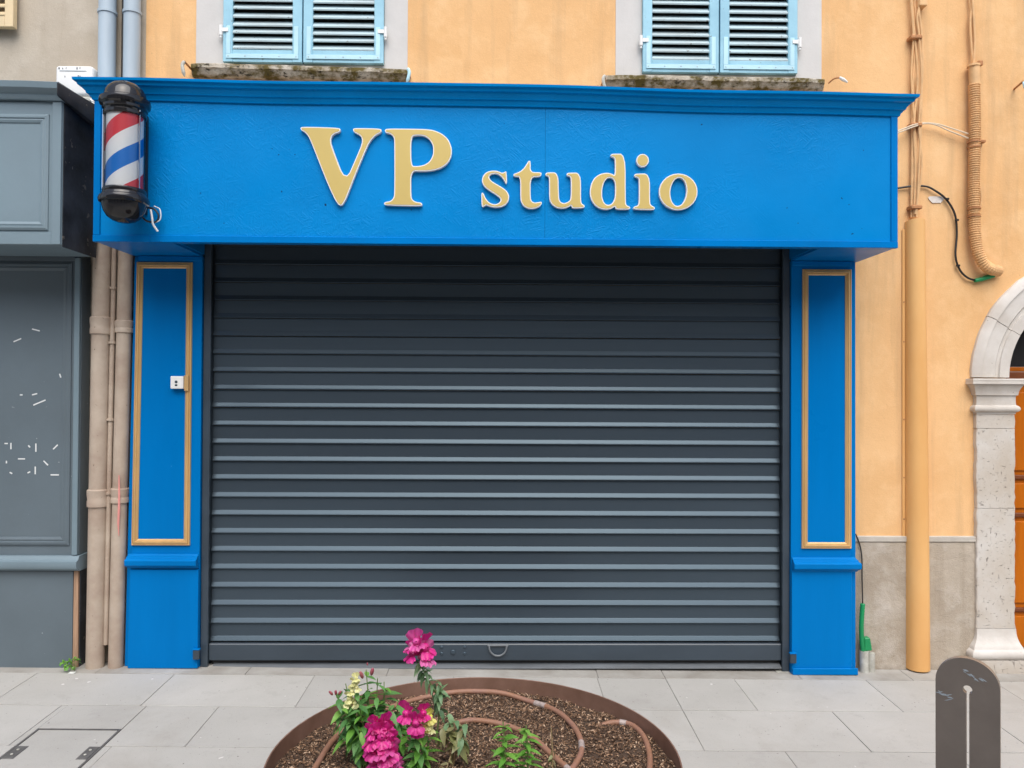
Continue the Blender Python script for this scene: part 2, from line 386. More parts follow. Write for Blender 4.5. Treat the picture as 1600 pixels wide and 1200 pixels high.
for y0, y1, xs, mt in rows:
    for x0, x1 in zip(xs, xs[1:]):
        if y1 > CY0 and y0 < CY1 and x1 > CX0 and x0 < CX1:      # cut round the access cover
            for (a0, a1, c0, c1) in ((x0, min(x1, CX0), y0, y1), (max(x0, CX1), x1, y0, y1), (max(x0, CX0), min(x1, CX1), max(y0, CY1), y1), (max(x0,CX0), min(x1,CX1), y0, min(y1, CY0))):
                if a1-a0 > 0.02 and c1-c0 > 0.02: slab(a0, a1, c0, c1)
        elif y0 < 3.2 and y1 > 2.4 and x0 > -0.6 and x1 < 0.45: continue      # wholly under the planter
        else: slab(x0, x1, y0, y1, mat=mt)
b = MB(); b.poly([(x, y, gz(x, y)-0.001) for x, y in ((-16,-5.6),(16,-5.6),(16,-1.2),(-16,-1.2))])
tag(b.build('street', m_slab), 'pale stone street surface behind the viewer', kind='structure')
# access cover
ac = thing('access_cover', (-2.01, 3.45, gz(-2.01, 3.45)), 'square stone-filled access cover with thin steel frame set in the pavement', 'access cover')
def gq(m, x0, x1, y0, y1, dz, th=0.03):
    q = ((x0,y0),(x1,y0),(x1,y1),(x0,y1))
    m.hexa([(x, y, gz(x, y)+dz-th) for x, y in q] + [(x, y, gz(x, y)+dz) for x, y in q]); return m
for a in ((CX0+.002, CX1-.002, CY1-0.012, CY1-.002), (CX0+.002, CX1-.002, CY0+.002, CY0+0.012), (CX0+.002, CX0+0.011, CY0+.0125, CY1-0.0125), (CX1-0.011, CX1-.002, CY0+.0125, CY1-0.0125)):
    gq(MB(), *a, 0.0005).build('frame_bar', m_coverframe, ac)
gq(MB(), CX0+0.014, CX1-0.014, CY0+0.016, CY1-0.016, -0.0003).build('stone_infill', m_slab, ac, bevel=0.0012)
for x0, x1 in ((CX0+0.013, CX0+0.066), (CX1-0.062, CX1-0.013)):
    p = gq(MB(), x0, x1, 3.455, 3.572, 0.0022, 0.008).build('lifting_socket', m_coverframe, ac, bevel=0.002)
    for k in range(2):
        MB().lathe([(0.006, 0), (0.006, 0.003), (0.003, 0.004)], ((x0+x1)/2, 3.49+0.045*k, gz(x0, 3.5)+0.003), 10).build('screw', m_pvc, p)

# ------------------------------------------------------------------ ochre building
WY = 4.62
bld = thing('ochre_building', (2.6, WY, 0.04), 'ochre rendered townhouse with pale blue louvred shutters above the blue shopfront', 'building')
AX, AZ, RO, RI = 3.585, 1.805, 0.742, 0.52
arch = [(AX + RI*math.cos(a), AZ + RI*math.sin(a)) for a in [math.pi*(1-k/24) for k in range(25)]]
outl = [(-2.135, -0.1), (AX-RI, -0.1)] + arch + [(AX+RI, -0.1), (7.5, -0.1), (7.5, 7.5), (-2.135, 7.5)]
winL = (-1.665, -0.71, 3.66, 5.3); winR = (0.845, 1.78, 3.628, 5.3)
holes = [[(a, c), (b_, c), (b_, d), (a, d)] for a, b_, c, d in (winL, winR)]
MB().outline([outl] + holes, WY, WY+0.3).build('wall', m_orange, bld)
MB().box(2.118, 2.874, 4.606, 4.63, -0.05, 0.812).build('plinth', m_plinth, bld, bevel=0.004)
MB().box(2.118, 2.874, 4.600, 4.63, 0.813, 0.848).build('plinth_band', m_plinthcap, bld, bevel=0.004)
MB().box(AX+RO-0.02, 7.5, 4.606, 4.63, -0.08, 0.83).build('plinth', m_plinth, bld, bevel=0.004)

def louvre(win, sillz):
    x0, x1, z0, z1 = win; mid = (x0+x1)/2 - 0.005
    yf = 4.588
    # painted surround of three bands
    so_ = {True: (-1.835, -0.57), False: (0.685, 1.937)}[x0 < 0]
    bl = MB(); bl.box(so_[0], x0-0.002, WY-0.004, WY+0.01, sillz, 5.45); bl.build('window_surround', m_lilac, bld)
    bl = MB(); bl.box(x1+0.002, so_[1], WY-0.004, WY+0.01, sillz, 5.45); bl.build('window_surround', m_lilac, bld)
    MB().box(x0-0.0015, x1+0.0015, WY-0.004, WY+0.01, sillz, z0+0.002).build('window_surround', m_lilac, bld)
    MB().box(x0-0.03, x1+0.03, WY+0.14, WY+0.16, z0-0.05, z1+0.02).build('dark_backing', m_dark, bld)  # black sheet painted in for the shade behind the louvres
    for li, (a, b_) in enumerate(((x0, mid-0.004), (mid+0.004, x1))):
        fr = MB(); st = 0.056; rb = 0.062; z0l = z0 + 0.004
        fr.box(a, a+st, yf, yf+0.035, z0l, z1); fr.box(b_-st, b_, yf, yf+0.035, z0l, z1)
        fr.box(a+st, b_-st, yf+0.002, yf+0.033, z0l, z0l+rb+0.012); fr.box(a+st, b_-st, yf+0.002, yf+0.033, z1-rb, z1)
        leaf = fr.build('window_shutter', m_shut, bld, bevel=0.002)
        # louvre slats
        first = None; z = z0l + rb + 0.036; n = 0
        while z < z1 - rb - 0.03:
            if first is None:
                s = MB(); s.hexa([(a+st-.004, yf+0.004, z-0.026), (b_-st+.004, yf+0.004, z-0.026), (b_-st+.004, yf+0.036, z+0.010), (a+st-.004, yf+0.036, z+0.010),
                                  (a+st-.004, yf+0.001, z-0.016), (b_-st+.004, yf+0.001, z-0.016), (b_-st+.004, yf+0.036, z+0.0225), (a+st-.004, yf+0.036, z+0.0225)])
                o = first = s.build('slat', m_slat, leaf, bevel=0.0015); zf = z
            else:
                o = first.copy(); COL.objects.link(o); o.parent = leaf; o.location = (0, 0, z-zf)
            o.rotation_euler = (0, random.uniform(-.004, .004)*0.3, 0)
            z += 0.0478; n += 1
        # flat iron strap round the lower corners
        sa, sb = a+0.020, b_-0.020; sz = z0l+0.020; w = 0.026; y0, y1 = yf-0.005, yf-0.0005
        MB().box(sa, sb, y0, y1, sz, sz+w).build('corner_strap', m_strap, leaf, bevel=0.001)
        for q0, q1 in ((sa, sa+w), (sb-w, sb)):
            MB().box(q0, q1, y0+.0005, y1, sz+w+.0003, sz+0.195).build('corner_strap', m_strap, leaf, bevel=0.001)
        for px in [sa+w/2 + (sb-sa-w)*k/4 for k in range(5)]:
            disc(leaf, px, sz+w/2, .0042, .002, m_slat, y0, 'rivet', 8)
        # hinge on the outer side
        hx = a-0.012 if li == 0 else b_+0.012
        h = MB(); h.tube([(hx, yf-0.004, z0l+0.155), (hx, yf-0.004, z0l+0.215)], 0.011, 10); h.box(min(hx, hx+(0.045 if li == 0 else -0.045)), max(hx, hx+(0.045 if li == 0 else -0.045)), y0-0.0035, y0-0.0008, z0l+0.178, z0l+0.200)
        h.tube([(hx, yf-0.004, z0l+0.14), (hx, yf-0.004, z0l+0.156)], 0.007, 8); h.build('hinge', m_strap if False else m_white, leaf, smooth=True)
louvre(winL, 3.61); louvre(winR, 3.56)
def sill(x0, x1, zt, zb, drop):
    n = 36; rings = []
    for i in range(n+1):
        t = i/n; x = x0 + (x1-x0)*t; z = zt - drop*t; e = random.uniform(-.005, .005); d = random.uniform(-.004, .004)
        f = min(1, t*14, (1-t)*14)
        y0 = 4.552 + (1-f)*0.012
        rings.append([(x, 4.63, z+0.006), (x, y0+0.004+d*.4, z+e*0.25), (x, y0+d*.4, z-0.004+e*.25), (x, y0+d*.4, z-0.026+e*.5), (x, y0+0.008+d, z-0.031+e*.6), (x, y0+0.018+d, z-zb+0.010+e), (x, y0+0.032, z-zb+e), (x, 4.63, z-zb)])
    return MB().loft(rings).build('window_sill', m_sill, bld, smooth=True)
sill(-1.845, -0.555, 3.642, 0.066, 0.024); sill(0.622, 1.935, 3.600, 0.062, 0.010)

# door surround: stones of the two pillars and the arch
dsur = MB(); dsur.box(AX-RI-0.02, AX-RI+0.006, 4.70, 4.93, -0.05, AZ); surround = dsur.build('door_surround', m_stone_s, bld)
MB().box(AX+RI-0.006, AX+RI+0.02, 4.70, 4.93, -0.05, AZ).build('reveal', m_stone_s, surround)
def stone(x0, x1, z0, z1, yf, mat=m_stone, jit=0.004, name='stone'):
    # block with slightly uneven outline
    n = max(2, int((z1-z0)/0.03)); rings = []
    for i in range(n+1):
        z = z0 + (z1-z0)*i/n; a = random.uniform(-jit, jit); c = random.uniform(-jit, jit)
        rings.append([(x0+a, 4.64, z), (x0+a, yf+0.004, z), (x0+a+0.005, yf, z), (x1+c-0.005, yf, z), (x1+c, yf+0.005, z), (x1+c, 4.72, z), (x1+c, 4.75, z), (x0+a, 4.75, z)])
    return MB().loft(rings).build(name, mat, surround, smooth=True)
for sgn in (-1, 1):
    pxs = lambda a, b_: sorted((AX+sgn*a, AX+sgn*b_))
    IN, OUT = RI-0.035, 0.718
    zs = [0.30, 1.02, 1.50, 1.585]
    for z0, z1 in zip(zs, zs[1:]): stone(*pxs(IN, OUT), z0+0.0012, z1-0.0012, 4.588)
    def moulded(pr, nm, mt):      # stone whose outline follows a moulding profile: (z, projection)
        rings = []
        for z, ex in pr:
            x0, x1 = pxs(IN-ex*.8, OUT+ex); j = random.uniform(-.0012, .0012)
            rings.append([(x0+j, 4.64, z), (x0+j, 4.588-ex*.9, z), (x1+j, 4.588-ex*.9, z), (x1+j, 4.64, z), (x1+j, 4.75, z), (x0+j, 4.75, z)])
        MB().loft(rings).build(nm, mt, surround, smooth=True)
    moulded([(0.0, .044), (.03, .046), (.07, .044), (.100, .045), (.118, .043), (.121, .038)], 'base_stone', m_stone)
    moulded([(.123, .036), (.128, .044), (.138, .052), (.152, .055), (.166, .052), (.176, .044), (.180, .038), (.186, .036), (.194, .034), (.206, .026), (.222, .017), (.242, .009), (.265, .004), (.299, .002)], 'base_stone', m_stone_s)
    moulded([(1.586, .002), (1.596, .003), (1.600, .012), (1.606, .021), (1.616, .025), (1.628, .022), (1.636, .013), (1.640, .005), (1.66, .003), (1.690, .003), (1.698, .006), (1.700, .014), (1.712, .015), (1.722, .018), (1.740, .025), (1.758, .036), (1.762, .040)], 'impost_stone', m_stone_s)
    moulded([(1.763, .046), (1.768, .050), (1.780, .047), (1.792, .050), (1.799, .046)], 'impost_stone', m_stone_s)
prof = [(RO, 4.64), (RO, 4.600), (RO-0.016, 4.585), (RO-0.052, 4.578), (RO-0.055, 4.590), (RO-0.135, 4.592), (RO-0.148, 4.606), (RO-0.165, 4.606), (RO-0.168, 4.596), (RI-0.005, 4.596), (RI-0.012, 4.61), (RI-0.012, 4.75), (RO, 4.75)]
nv = 6
for k in range(nv):
    a0, a1 = math.pi*(1-(k+0.006)/nv), math.pi*(1-(k+0.994)/nv); rings = []
    for i in range(9):
        a = a0 + (a1-a0)*i/8; j = random.uniform(-.003, .003)
        rings.append([(AX + (r+(j if r > RO-.03 else 0))*math.cos(a), y, AZ + (r+(j if r > RO-.03 else 0))*math.sin(a)) for r, y in prof])
    MB().loft(rings).build('arch_stone', m_stone_s, surround, smooth=True)
# wooden door, set back
dr = MB().box(AX-RI+.008, AX+RI-.008, 4.86, 4.90, 0.03, AZ-0.03).build('door', m_wood, bld)
MB().box(AX-RI+.008, AX+RI-.008, 4.83, 4.859, AZ-0.028, AZ+0.045).build('transom_rail', m_wood_d, dr, bevel=0.006, seg=2)
MB().box(AX-RI+.008, AX+RI-.008, 4.845, 4.859, AZ+0.047, AZ+0.075).build('transom_bead', m_wood, dr, bevel=0.004, seg=2)
MB().outline([[(AX + (RI-.006)*math.cos(a), AZ+0.077 + (RI-.05)*math.sin(a)) for a in [math.pi*k/20 for k in range(21)]]], 4.865, 4.88).build('fanlight_pane', m_dark, dr)
for x0 in (AX-RI+0.012, AX+0.004):
    x1 = x0 + RI - 0.018
    for z0, z1 in ((0.10, 0.30), (0.38, 0.90), (0.98, 1.14), (1.22, 1.72)):
        MB().box(x0+0.055, x1-0.055, 4.848, 4.8595, z0, z1).build('panel', m_wood, dr, bevel=0.008, seg=2)
    for z in (0.34, 0.94, 1.18):
        MB().box(x0, x1, 4.842, 4.8595, z-0.014, z+0.014).build('rail_bead', m_wood_d, dr, bevel=0.006, seg=2)

# ------------------------------------------------------------------ beige neighbouring building
nb = thing('beige_building', (-3.5, WY, 0.1), 'beige grey rendered building at the left behind the drainpipes', 'building')
MB().box(-8, -2.136, WY+0.003, WY+0.3, -0.1, 7.5).build('wall', m_beige, nb)
cs = MB(); cs.box(-3.0, -2.885, 4.560, 4.60, 3.835, 5.2)
cl = MB(); cl.box(-2.935, -2.885, 4.555, 4.595, 3.842, 5.2); cl.box(-3.40, -2.936, 4.557, 4.593, 3.842, 3.905)
cshut = cl.build('window_shutter', m_cream, nb, bevel=0.002)
for k in range(26):
    z = 3.93 + 0.048*k
    MB().hexa([(-3.4,4.56,z-.02),(-2.93,4.56,z-.02),(-2.93,4.59,z+.012),(-3.4,4.59,z+.012),(-3.4,4.558,z-.010),(-2.93,4.558,z-.010),(-2.93,4.59,z+.022),(-3.4,4.59,z+.022)]).build('slat', m_cream, cshut)
cs.bm.free()

# ------------------------------------------------------------------ grey shopfront at the left
gs = thing('grey_shopfront', (-3.2, 4.5, 0.1), 'grey panelled closed shopfront at the far left edge with tape scraps', 'shopfront')
GX = -2.335
MB().box(-5.2, GX, 4.112, 4.46, 2.470, 3.235).build('fascia_box', m_greyfas, gs, bevel=0.003)
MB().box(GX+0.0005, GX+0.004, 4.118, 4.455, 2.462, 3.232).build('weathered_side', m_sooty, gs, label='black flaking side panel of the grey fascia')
MB().box(-2.384, GX-.001, 4.100, 4.111, 2.472, 3.232).build('corner_board', m_greyfas, gs, bevel=0.002)
MB().box(-5.2, -2.385, 4.104, 4.111, 2.472, 2.535).build('lower_rail', m_greyfas, gs, bevel=0.002)
def moulding(parent, mat, x0, x1, z0, z1, yb, w, prof, name='moulding', zt=None):
    """picture-frame moulding, four mitred lengths; prof: list of (offset 0..1 across the width from outside, height proud)"""
    cs_ = [(x0, z0), (x1, z0), (x1, z1), (x0, z1)]
    if zt: cs_ = zt
    c = (sum(p[0] for p in cs_)/4, sum(p[1] for p in cs_)/4)
    sg = lambda v: 1 if v > 0 else -1
    for k in range(4):
        A, B = cs_[k], cs_[(k+1) % 4]; rings = []
        for P_ in (A, B):
            dx, dz = sg(c[0]-P_[0]), sg(c[1]-P_[1])
            ring = [(P_[0]+dx*w*o, yb-h, P_[1]+dz*w*o) for o, h in prof]
            ring += [(P_[0]+dx*w, yb, P_[1]+dz*w), (P_[0], yb, P_[1])]
            rings.append(ring)
        MB().loft(rings).build(name, mat, parent)
pf_g = [(0, .006), (.25, .012), (.45, .012), (.5, .006), (.7, .009), (1, .004)]
moulding(gs, m_greyfas, -5.0, -2.405, 2.548, 3.165, 4.1115, 0.045, pf_g)
gc = [(4.46, 3.236), (4.090, 3.236), (4.080, 3.250), (4.078, 3.262), (4.062, 3.270), (4.045, 3.285), (4.040, 3.315), (4.05, 3.320), (4.46, 3.335)]
MB().prism(gc, [-5.2, -4.2, -3.4, -2.9, -2.7, -2.5, -2.325], lambda x: 0.004*math.sin(x*9)).build('cornice', m_greyfas, gs, smooth=True)
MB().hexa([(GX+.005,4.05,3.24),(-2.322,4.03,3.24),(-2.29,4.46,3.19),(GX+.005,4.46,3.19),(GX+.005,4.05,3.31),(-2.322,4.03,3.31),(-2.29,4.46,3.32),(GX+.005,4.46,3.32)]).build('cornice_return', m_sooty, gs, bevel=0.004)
GLX = -2.447
MB().box(-5.2, GLX, 4.515, 4.615, 0.735, 2.55).build('body_board', m_greylow, gs)
MB().box(-2.478, GLX+.0005, 4.500, 4.514, 0.745, 2.47).build('corner_post', m_greyfas, gs, bevel=0.004, seg=2)
MB().box(-5.2, -2.4785, 4.503, 4.5145, 2.455, 2.55).build('head_rail', m_greylow, gs)
moulding(gs, m_greylow, -5.0, -2.497, 0.80, 2.445, 4.5148, 0.05, pf_g)
lg = [(4.615, 0.655), (4.505, 0.655), (4.500, 0.668), (4.470, 0.672), (4.462, 0.69), (4.466, 0.715), (4.485, 0.722), (4.495, 0.742), (4.615, 0.744)]
MB().prism(lg, [-5.2, -2.43]).build('ledge_moulding', m_greyfas, gs, smooth=True)
MB().box(-5.2, -2.472, 4.510, 4.60, 0.06, 0.652).build('kick_board', m_greylow, gs, bevel=0.002)
MB().hexa([(-2.470,4.512,.06),(-2.445,4.522,.06),(-2.445,4.60,.06),(-2.470,4.60,.06),(-2.468,4.512,.651),(-2.448,4.520,.651),(-2.448,4.60,.651),(-2.468,4.60,.651)]).build('bare_edge_board', M('bare_wood', rgb(176,142,116), .8, .3, 20, stretch=(3,1,.2), bump=.4), gs)
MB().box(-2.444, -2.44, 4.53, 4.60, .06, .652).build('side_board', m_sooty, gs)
MB().box(-2.4465, -2.443, 4.517, 4.612, .746, 2.45).build('side_board', m_greylow, gs)
tape = M('white_tape', rgb(225, 228, 228), 0.5, 0.05)
for (x0, y0, x1, y1) in ((50,514,62,517),(21,534,33,529),(93,584,95,590),(31,617,35,617),(50,617,58,615),(52,633,71,625),(7,693,12,693),(17,692,17,702),(44,696,47,699),(56,693,56,706),(83,702,90,695),(10,720,10,724),(28,717,39,717),(68,720,75,727),(15,738,19,740),(43,739,47,737),(55,729,55,741),(79,742,92,742)):
    A, B = at(x0, y0, 4.513), at(x1, y1, 4.513); d = (B-A).normalized(); n = Vector((-d.z, 0, d.x))*0.0035
    MB().hexa([A-n, B-n*1.1, B-n+Vector((0,.001,0)), A-n+Vector((0,.001,0)), A+n, B+n, B+n+Vector((0,.001,0)), A+n+Vector((0,.001,0))]).build('tape_scrap', tape, gs)

# ------------------------------------------------------------------ drainpipes between the shops
def pipe(name, label, base, topx, upx, r, rup, collars):
    t = thing(name, base, label, 'drainpipe', 'drainpipes between the two shopfronts')
    zt = 3.30; bx, by, bz = base
    X = lambda z: bx + (topx-bx)*(z-bz)/(2.4-bz)
    MB().tube([(X(bz), by, bz-.02), (X(0.9), by, 0.9), (X(1.6), by, 1.6), (X(2.4), by, 2.4), (X(2.6), by+.005, 2.62)], r, 24).build('lower_pipe', m_pipe, t, smooth=True)
    MB().tube([(X(2.62), by+.008, 2.60), (upx, 4.565, 3.1), (upx, 4.565, 7.4)], rup, 24).build('upper_pipe', m_pipe_up, t, smooth=True)
    for z, h in collars:
        MB().lathe([(r+.001, -h/2-.004), (r+.009, -h/2), (r+.009, -h*.18), (r+.006, -h*.12), (r+.010, h*.2), (r+.010, h/2-.006), (r+.004, h/2)], (X(z), by, z), 24).build('collar', m_pipe, t, smooth=True)
    for z in (3.935, 5.4):
        MB().lathe([(rup+.001, -.008), (rup+.006, -.008), (rup+.006, .008), (rup+.001, .008)], (upx, 4.565, z), 24).build('bracket', m_pipe_up, t, smooth=True)
    return t
p1 = pipe('drainpipe', 'thick beige drainpipe right beside the grey shopfront', (-2.352, 4.535, 0.09), -2.337, -2.338, 0.050, 0.048, ((2.08, 0.10), (1.075, 0.10)))
p2 = pipe('drainpipe', 'beige drainpipe touching the blue left pilaster, with a pink paint run', (-2.233, 4.535, 0.09), -2.201, -2.192, 0.041, 0.047, ((2.075, 0.07), (1.09, 0.085)))
pk = M('pink_paint', rgb(226, 150, 142), 0.5, 0.1)
MB().tube([(-2.203, 4.489, 1.21), (-2.200, 4.488, 1.1), (-2.200, 4.487, 1.0), (-2.204, 4.489, 0.93), (-2.201, 4.491, 0.86)], [0.003,.006,.007,.006,.002], 6).build('paint_run', pk, p2)
tp = thing('conduit_pipe', (-2.283, 4.60, 0.2), 'thin beige pipe running between the two thick drainpipes', 'pipe')
MB().tube([(-2.291, 4.535, 0.22), (-2.279, 4.535, 1.4), (-2.266, 4.535, 2.6)], 0.0145, 12).build('tube', m_pipe, tp, smooth=True)
for z in (0.75+.35, 1.53, 1.98, 2.30): MB().lathe([(.018,-.006),(.023,-.006),(.023,.006),(.018,.006)], (-2.279+(z-1.4)*.0105, 4.535, z), 12).build('clip', m_pipe, tp)
bc = tag(MB().tube([(-2.262, 4.60, 3.2), (-2.262, 4.60, 5), (-2.262, 4.6, 7.3)], 0.009, 8).build('cable', m_black, smooth=True), 'black cable running up between the two pale blue pipe tops', 'cable')

# ------------------------------------------------------------------ white box on the wall
wb = thing('junction_box', (-2.50, 4.55, 3.42), 'white plastic junction box with rounded corners above the grey shopfront', 'junction box')
MB().box(-2.612, -2.396, 4.515, 4.62, 3.425, 3.600).build('case', m_white, wb, bevel=0.018, seg=4, smooth=True)
MB().box(-2.585, -2.43, 4.5125, 4.516, 3.566, 3.568).build('seam_line', m_greyfas, wb)
MB().box(-2.60, -2.41, 4.52, 4.60, 3.38, 3.424).build('cable_entry', m_pvc, wb, bevel=0.01)
for x, z, w, h in ((-2.592,3.576,.006,.012),(-2.57,3.576,.004,.010),(-2.55,3.578,.003,.012),(-2.488,3.576,.006,.014),(-2.470,3.578,.004,.012),(-2.556,3.528,.003,.010),(-2.480,3.530,.005,.012),(-2.470,3.527,.005,.012)):
    MB().box(x, x+w, 4.5135, 4.516, z, z+h).build('print_mark', m_anth, wb)
for k in range(3):
    tag(MB().tube(crom([(-2.42+.01*k, 4.53, 3.41), (-2.38, 4.5, 3.385-.012*k), (-2.34, 4.5, 3.39-.014*k), (-2.28, 4.53, 3.40-.01*k)], 5), 0.0035, 6).build('thin_cable', m_white, wb, smooth=True))

# ------------------------------------------------------------------ blue shopfront
bs = thing('blue_shopfront', (0, 4.5, 0.07), 'bright blue wooden shopfront with wide fascia and two gold-framed pilasters', 'shopfront')
FX0, FX1, FZ0 = -2.160, 2.131, 2.487
def cz(x):     # the cornice sags towards the right and buckles near the middle
    t = (x-FX0)/(FX1-FX0)
    return 3.252 - 0.040*t + 0.010*math.exp(-((t-0.50)/0.13)**2) + 0.002*math.sin(t*23)
seam = 0.233
for x0, x1 in ((FX0+.036, seam-.0006), (seam+.0006, FX1-.036)):
    MB().hexa([(x0,4.100,FZ0+.036),(x1,4.100,FZ0+.036),(x1,4.118,FZ0+.036),(x0,4.118,FZ0+.036),(x0,4.100,cz(x0)-.01),(x1,4.100,cz(x1)-.01),(x1,4.118,cz(x1)-.01),(x0,4.118,cz(x0)-.01)]).build('fascia_board', m_osb, bs)
MB().box(FX0+.036, FX1-.036, 4.1185, 4.13, FZ0+.03, 3.2).build('fascia_backing', m_blue, bs)
MB().box(FX0, -1.86, 4.090, 4.12, FZ0, FZ0+0.0355).build('bottom_rail', m_blue, bs, bevel=0.002)
MB().box(-1.8593, FX1, 4.090, 4.12, FZ0, FZ0+0.0355).build('bottom_rail', m_blue, bs, bevel=0.002)
MB().box(FX0, FX0+.0355, 4.092, 4.12, FZ0+.036, 3.235).build('edge_trim', m_blue, bs, bevel=0.002)
MB().box(FX1-.0355, FX1, 4.092, 4.12, FZ0+.036, 3.205).build('edge_trim', m_blue, bs, bevel=0.002)
for x0, x1 in ((FX0+.004, FX0+.02), (FX1-.02, FX1-.004)):
    MB().box(x0, x1, 4.1205, 4.615, FZ0+.004, 3.20).build('fascia_side', m_blue, bs)
MB().box(FX0+.021, FX1-.021, 4.131, 4.615, 3.18, 3.20).build('fascia_top', m_blue, bs)
# soffit over each pilaster, recess over the shutter
MB().box(FX0+.021, -1.752, 4.1205, 4.54, FZ0+.002, FZ0+.014).build('soffit_board', m_blue, bs)
MB().box(1.722, FX1-.021, 4.1205, 4.54, FZ0+.002, FZ0+.014).build('soffit_board', m_blue, bs)
MB().box(-1.751, 1.721, 4.131, 4.16, FZ0+.004, FZ0+.05).build('recess_lip', m_blue, bs)
MB().box(-1.7515, -1.74, 4.1605, 4.53, FZ0+.0145, 2.62).build('recess_cheek', m_blue, bs)
MB().box(1.710, 1.7215, 4.1605, 4.53, FZ0+.0145, 2.62).build('recess_cheek', m_blue, bs)
# cornice with three steps, mitred returns at both ends
cp = [(0.0, -.002), (0.010, 0.0), (0.012, 0.010), (0.020, 0.018), (0.022, 0.024), (0.030, 0.027), (0.034, 0.038), (0.046, 0.050), (0.048, 0.056), (0.060, 0.060), (0.066, 0.075), (0.078, 0.079), (0.080, 0.092), (0.07, 0.096)]
n = 60; rings = []
def cring(x, side=0):
    return [(x + side*o, 4.098-o, cz(max(FX0, min(FX1, x)))+h-0.012) for o, h in cp]
for i in range(n+1):
    x = FX0 + (FX1-FX0)*i/n
    s = -1 if i == 0 else (1 if i == n else 0)
    rings.append(cring(x, s))
c = MB(); c.loft(rings, closed=False, caps=False)
for x, s in ((FX0, -1), (FX1, 1)):
    c.loft([cring(x, s), [(x+s*o, 4.615, cz(x)+h-0.012) for o, h in cp]], closed=False, caps=False)
c.build('cornice', m_blue_d, bs, smooth=True)
m_ = MB(); m_.loft([[(x - (.07 if i == 0 else 0) + (.07 if i == n else 0), 4.028, cz(x)+.084), (x - (.07 if i == 0 else 0) + (.07 if i == n else 0), 4.615, cz(x)+.084)] for i, x in enumerate([FX0+(FX1-FX0)*k/n for k in range(n+1)])], closed=False, caps=False)
m_.build('cornice_lid', m_dustlid, bs)
# pilasters
pf_gold = [(0, .004), (.06, .011), (.20, .013), (.28, .009), (.36, .015), (.58, .017), (.68, .010), (.80, .012), (.9, .008), (1, .004)]
def pilaster(side):
    if side < 0: xo_t, xo_b, xi = -2.150, -2.184, -1.748
    else: xo_t, xo_b, xi = 2.106, 2.108, 1.718
    sg = side; zb = gz((xo_b+xi)/2, 4.5)
    xo = lambda z: xo_b + (xo_t-xo_b)*(z-0.1)/2.4
    e = 0.036*sg
    def slabx(a0, a1, y0, y1, z0, z1):   # a = distance function at z
        return MB().hexa([(a0(z0),y0,z0),(a1(z0),y0,z0),(a1(z0),y1,z0),(a0(z0),y1,z0),(a0(z1),y0,z1),(a1(z1),y0,z1),(a1(z1),y1,z1),(a0(z1),y1,z1)])
    body = slabx(lambda z: xo(z)-e, lambda z: xi, 4.528, 4.61, zb+.002, FZ0+.001).build('pilaster', m_blue, bs)
    slabx(xo, lambda z: xo(z)-e*.98, 4.533 if side > 0 else 4.540, 4.61, zb+.002, FZ0+.001).build('edge_board', m_blue, body, bevel=0.002)
    slabx(lambda z: xo(z)-e*1.02, lambda z: xi, 4.520, 4.5275, 0.70, FZ0-.002).build('face_board', m_blue, body, bevel=0.001)
    slabx(lambda z: xo(z)-e*0.95, lambda z: xi, 4.505, 4.5275, zb+.003, 0.662).build('base_board', m_blue, body, bevel=0.0015)
    if side > 0: MB().box(xi+.002, xo_b-.003, 4.494, 4.504, zb+.002, zb+.040).build('skirting', m_blue, body, bevel=0.002)
    # gold frame
    if side < 0: cs_ = [(-2.140, .800), (-1.802, .800), (-1.802, 2.452), (-2.126, 2.452)]
    else: cs_ = [(1.778, .790), (2.074, .790), (2.074, 2.440), (1.782, 2.440)]
    moulding(body, m_gold, 0, 0, 0, 0, 4.5198, 0.037, pf_gold, 'gold_moulding', cs_)
    # ledge
    lp = [(4.525, 0.664), (4.503, 0.664), (4.498, 0.672), (4.482, 0.680), (4.476, 0.686), (4.474, 0.712), (4.480, 0.718), (4.492, 0.722), (4.496, 0.732), (4.508, 0.736), (4.512, 0.744), (4.525, 0.746)]
    x0, x1 = sorted((xo(.7)+(.018 if side < 0 else -.008), xi+.004*sg))
    rings = []
    for x, s in ((x0, -1), (x1, 1)):
        rings.append([(x + (s*(4.51-y)*(0.5 if side > 0 else 0.12) if s == sg else 0), y, z + (0.006 if side < 0 else -0.006)) for y, z in lp])
    MB().loft(rings).build('ledge_moulding', m_blue, body, smooth=True)
    # capital strip under the soffit
    q0, q1 = sorted((xo(2.47)-e, xi)); MB().box(q0, q1, 4.508, 4.5195, 2.458, FZ0-.001).build('capital_strip', m_blue, body, bevel=0.002)
pilaster(-1); pilaster(1)

# ------------------------------------------------------------------ roller shutter
rs = thing('roller_shutter', (0, 4.57, 0.07), 'closed anthracite metal roller shutter filling the blue shopfront', 'roller shutter')
SX0, SX1 = -1.699, 1.672
sp = [(4.602, -.0045), (4.5760, -.0045), (4.5737, -.003), (4.5733, 0.0010), (4.5747, 0.0032), (4.5757, 0.0040), (4.5850, 0.0222), (4.5865, 0.0242), (4.5865, 0.0995), (4.602, 0.0995)]
proto = None
for k in range(22):
    z = 2.4565 - 0.1060*k
    if proto is None:
        xs = [SX0 + (SX1-SX0)*i/24 for i in range(25)]
        proto = MB().prism([(y, zz+2.4565) for y, zz in sp], xs, lambda x: 0).build('slat', m_anth, rs); o = proto
    else:
        o = proto.copy(); COL.objects.link(o); o.parent = rs
    o.location = (random.uniform(-.002, .002), random.uniform(-.0008, .0008), -0.1060*k + random.uniform(-.0007, .0007))
    o.rotation_euler = (random.uniform(-.012, .012)*0, random.uniform(-.0003, .0003), 0)
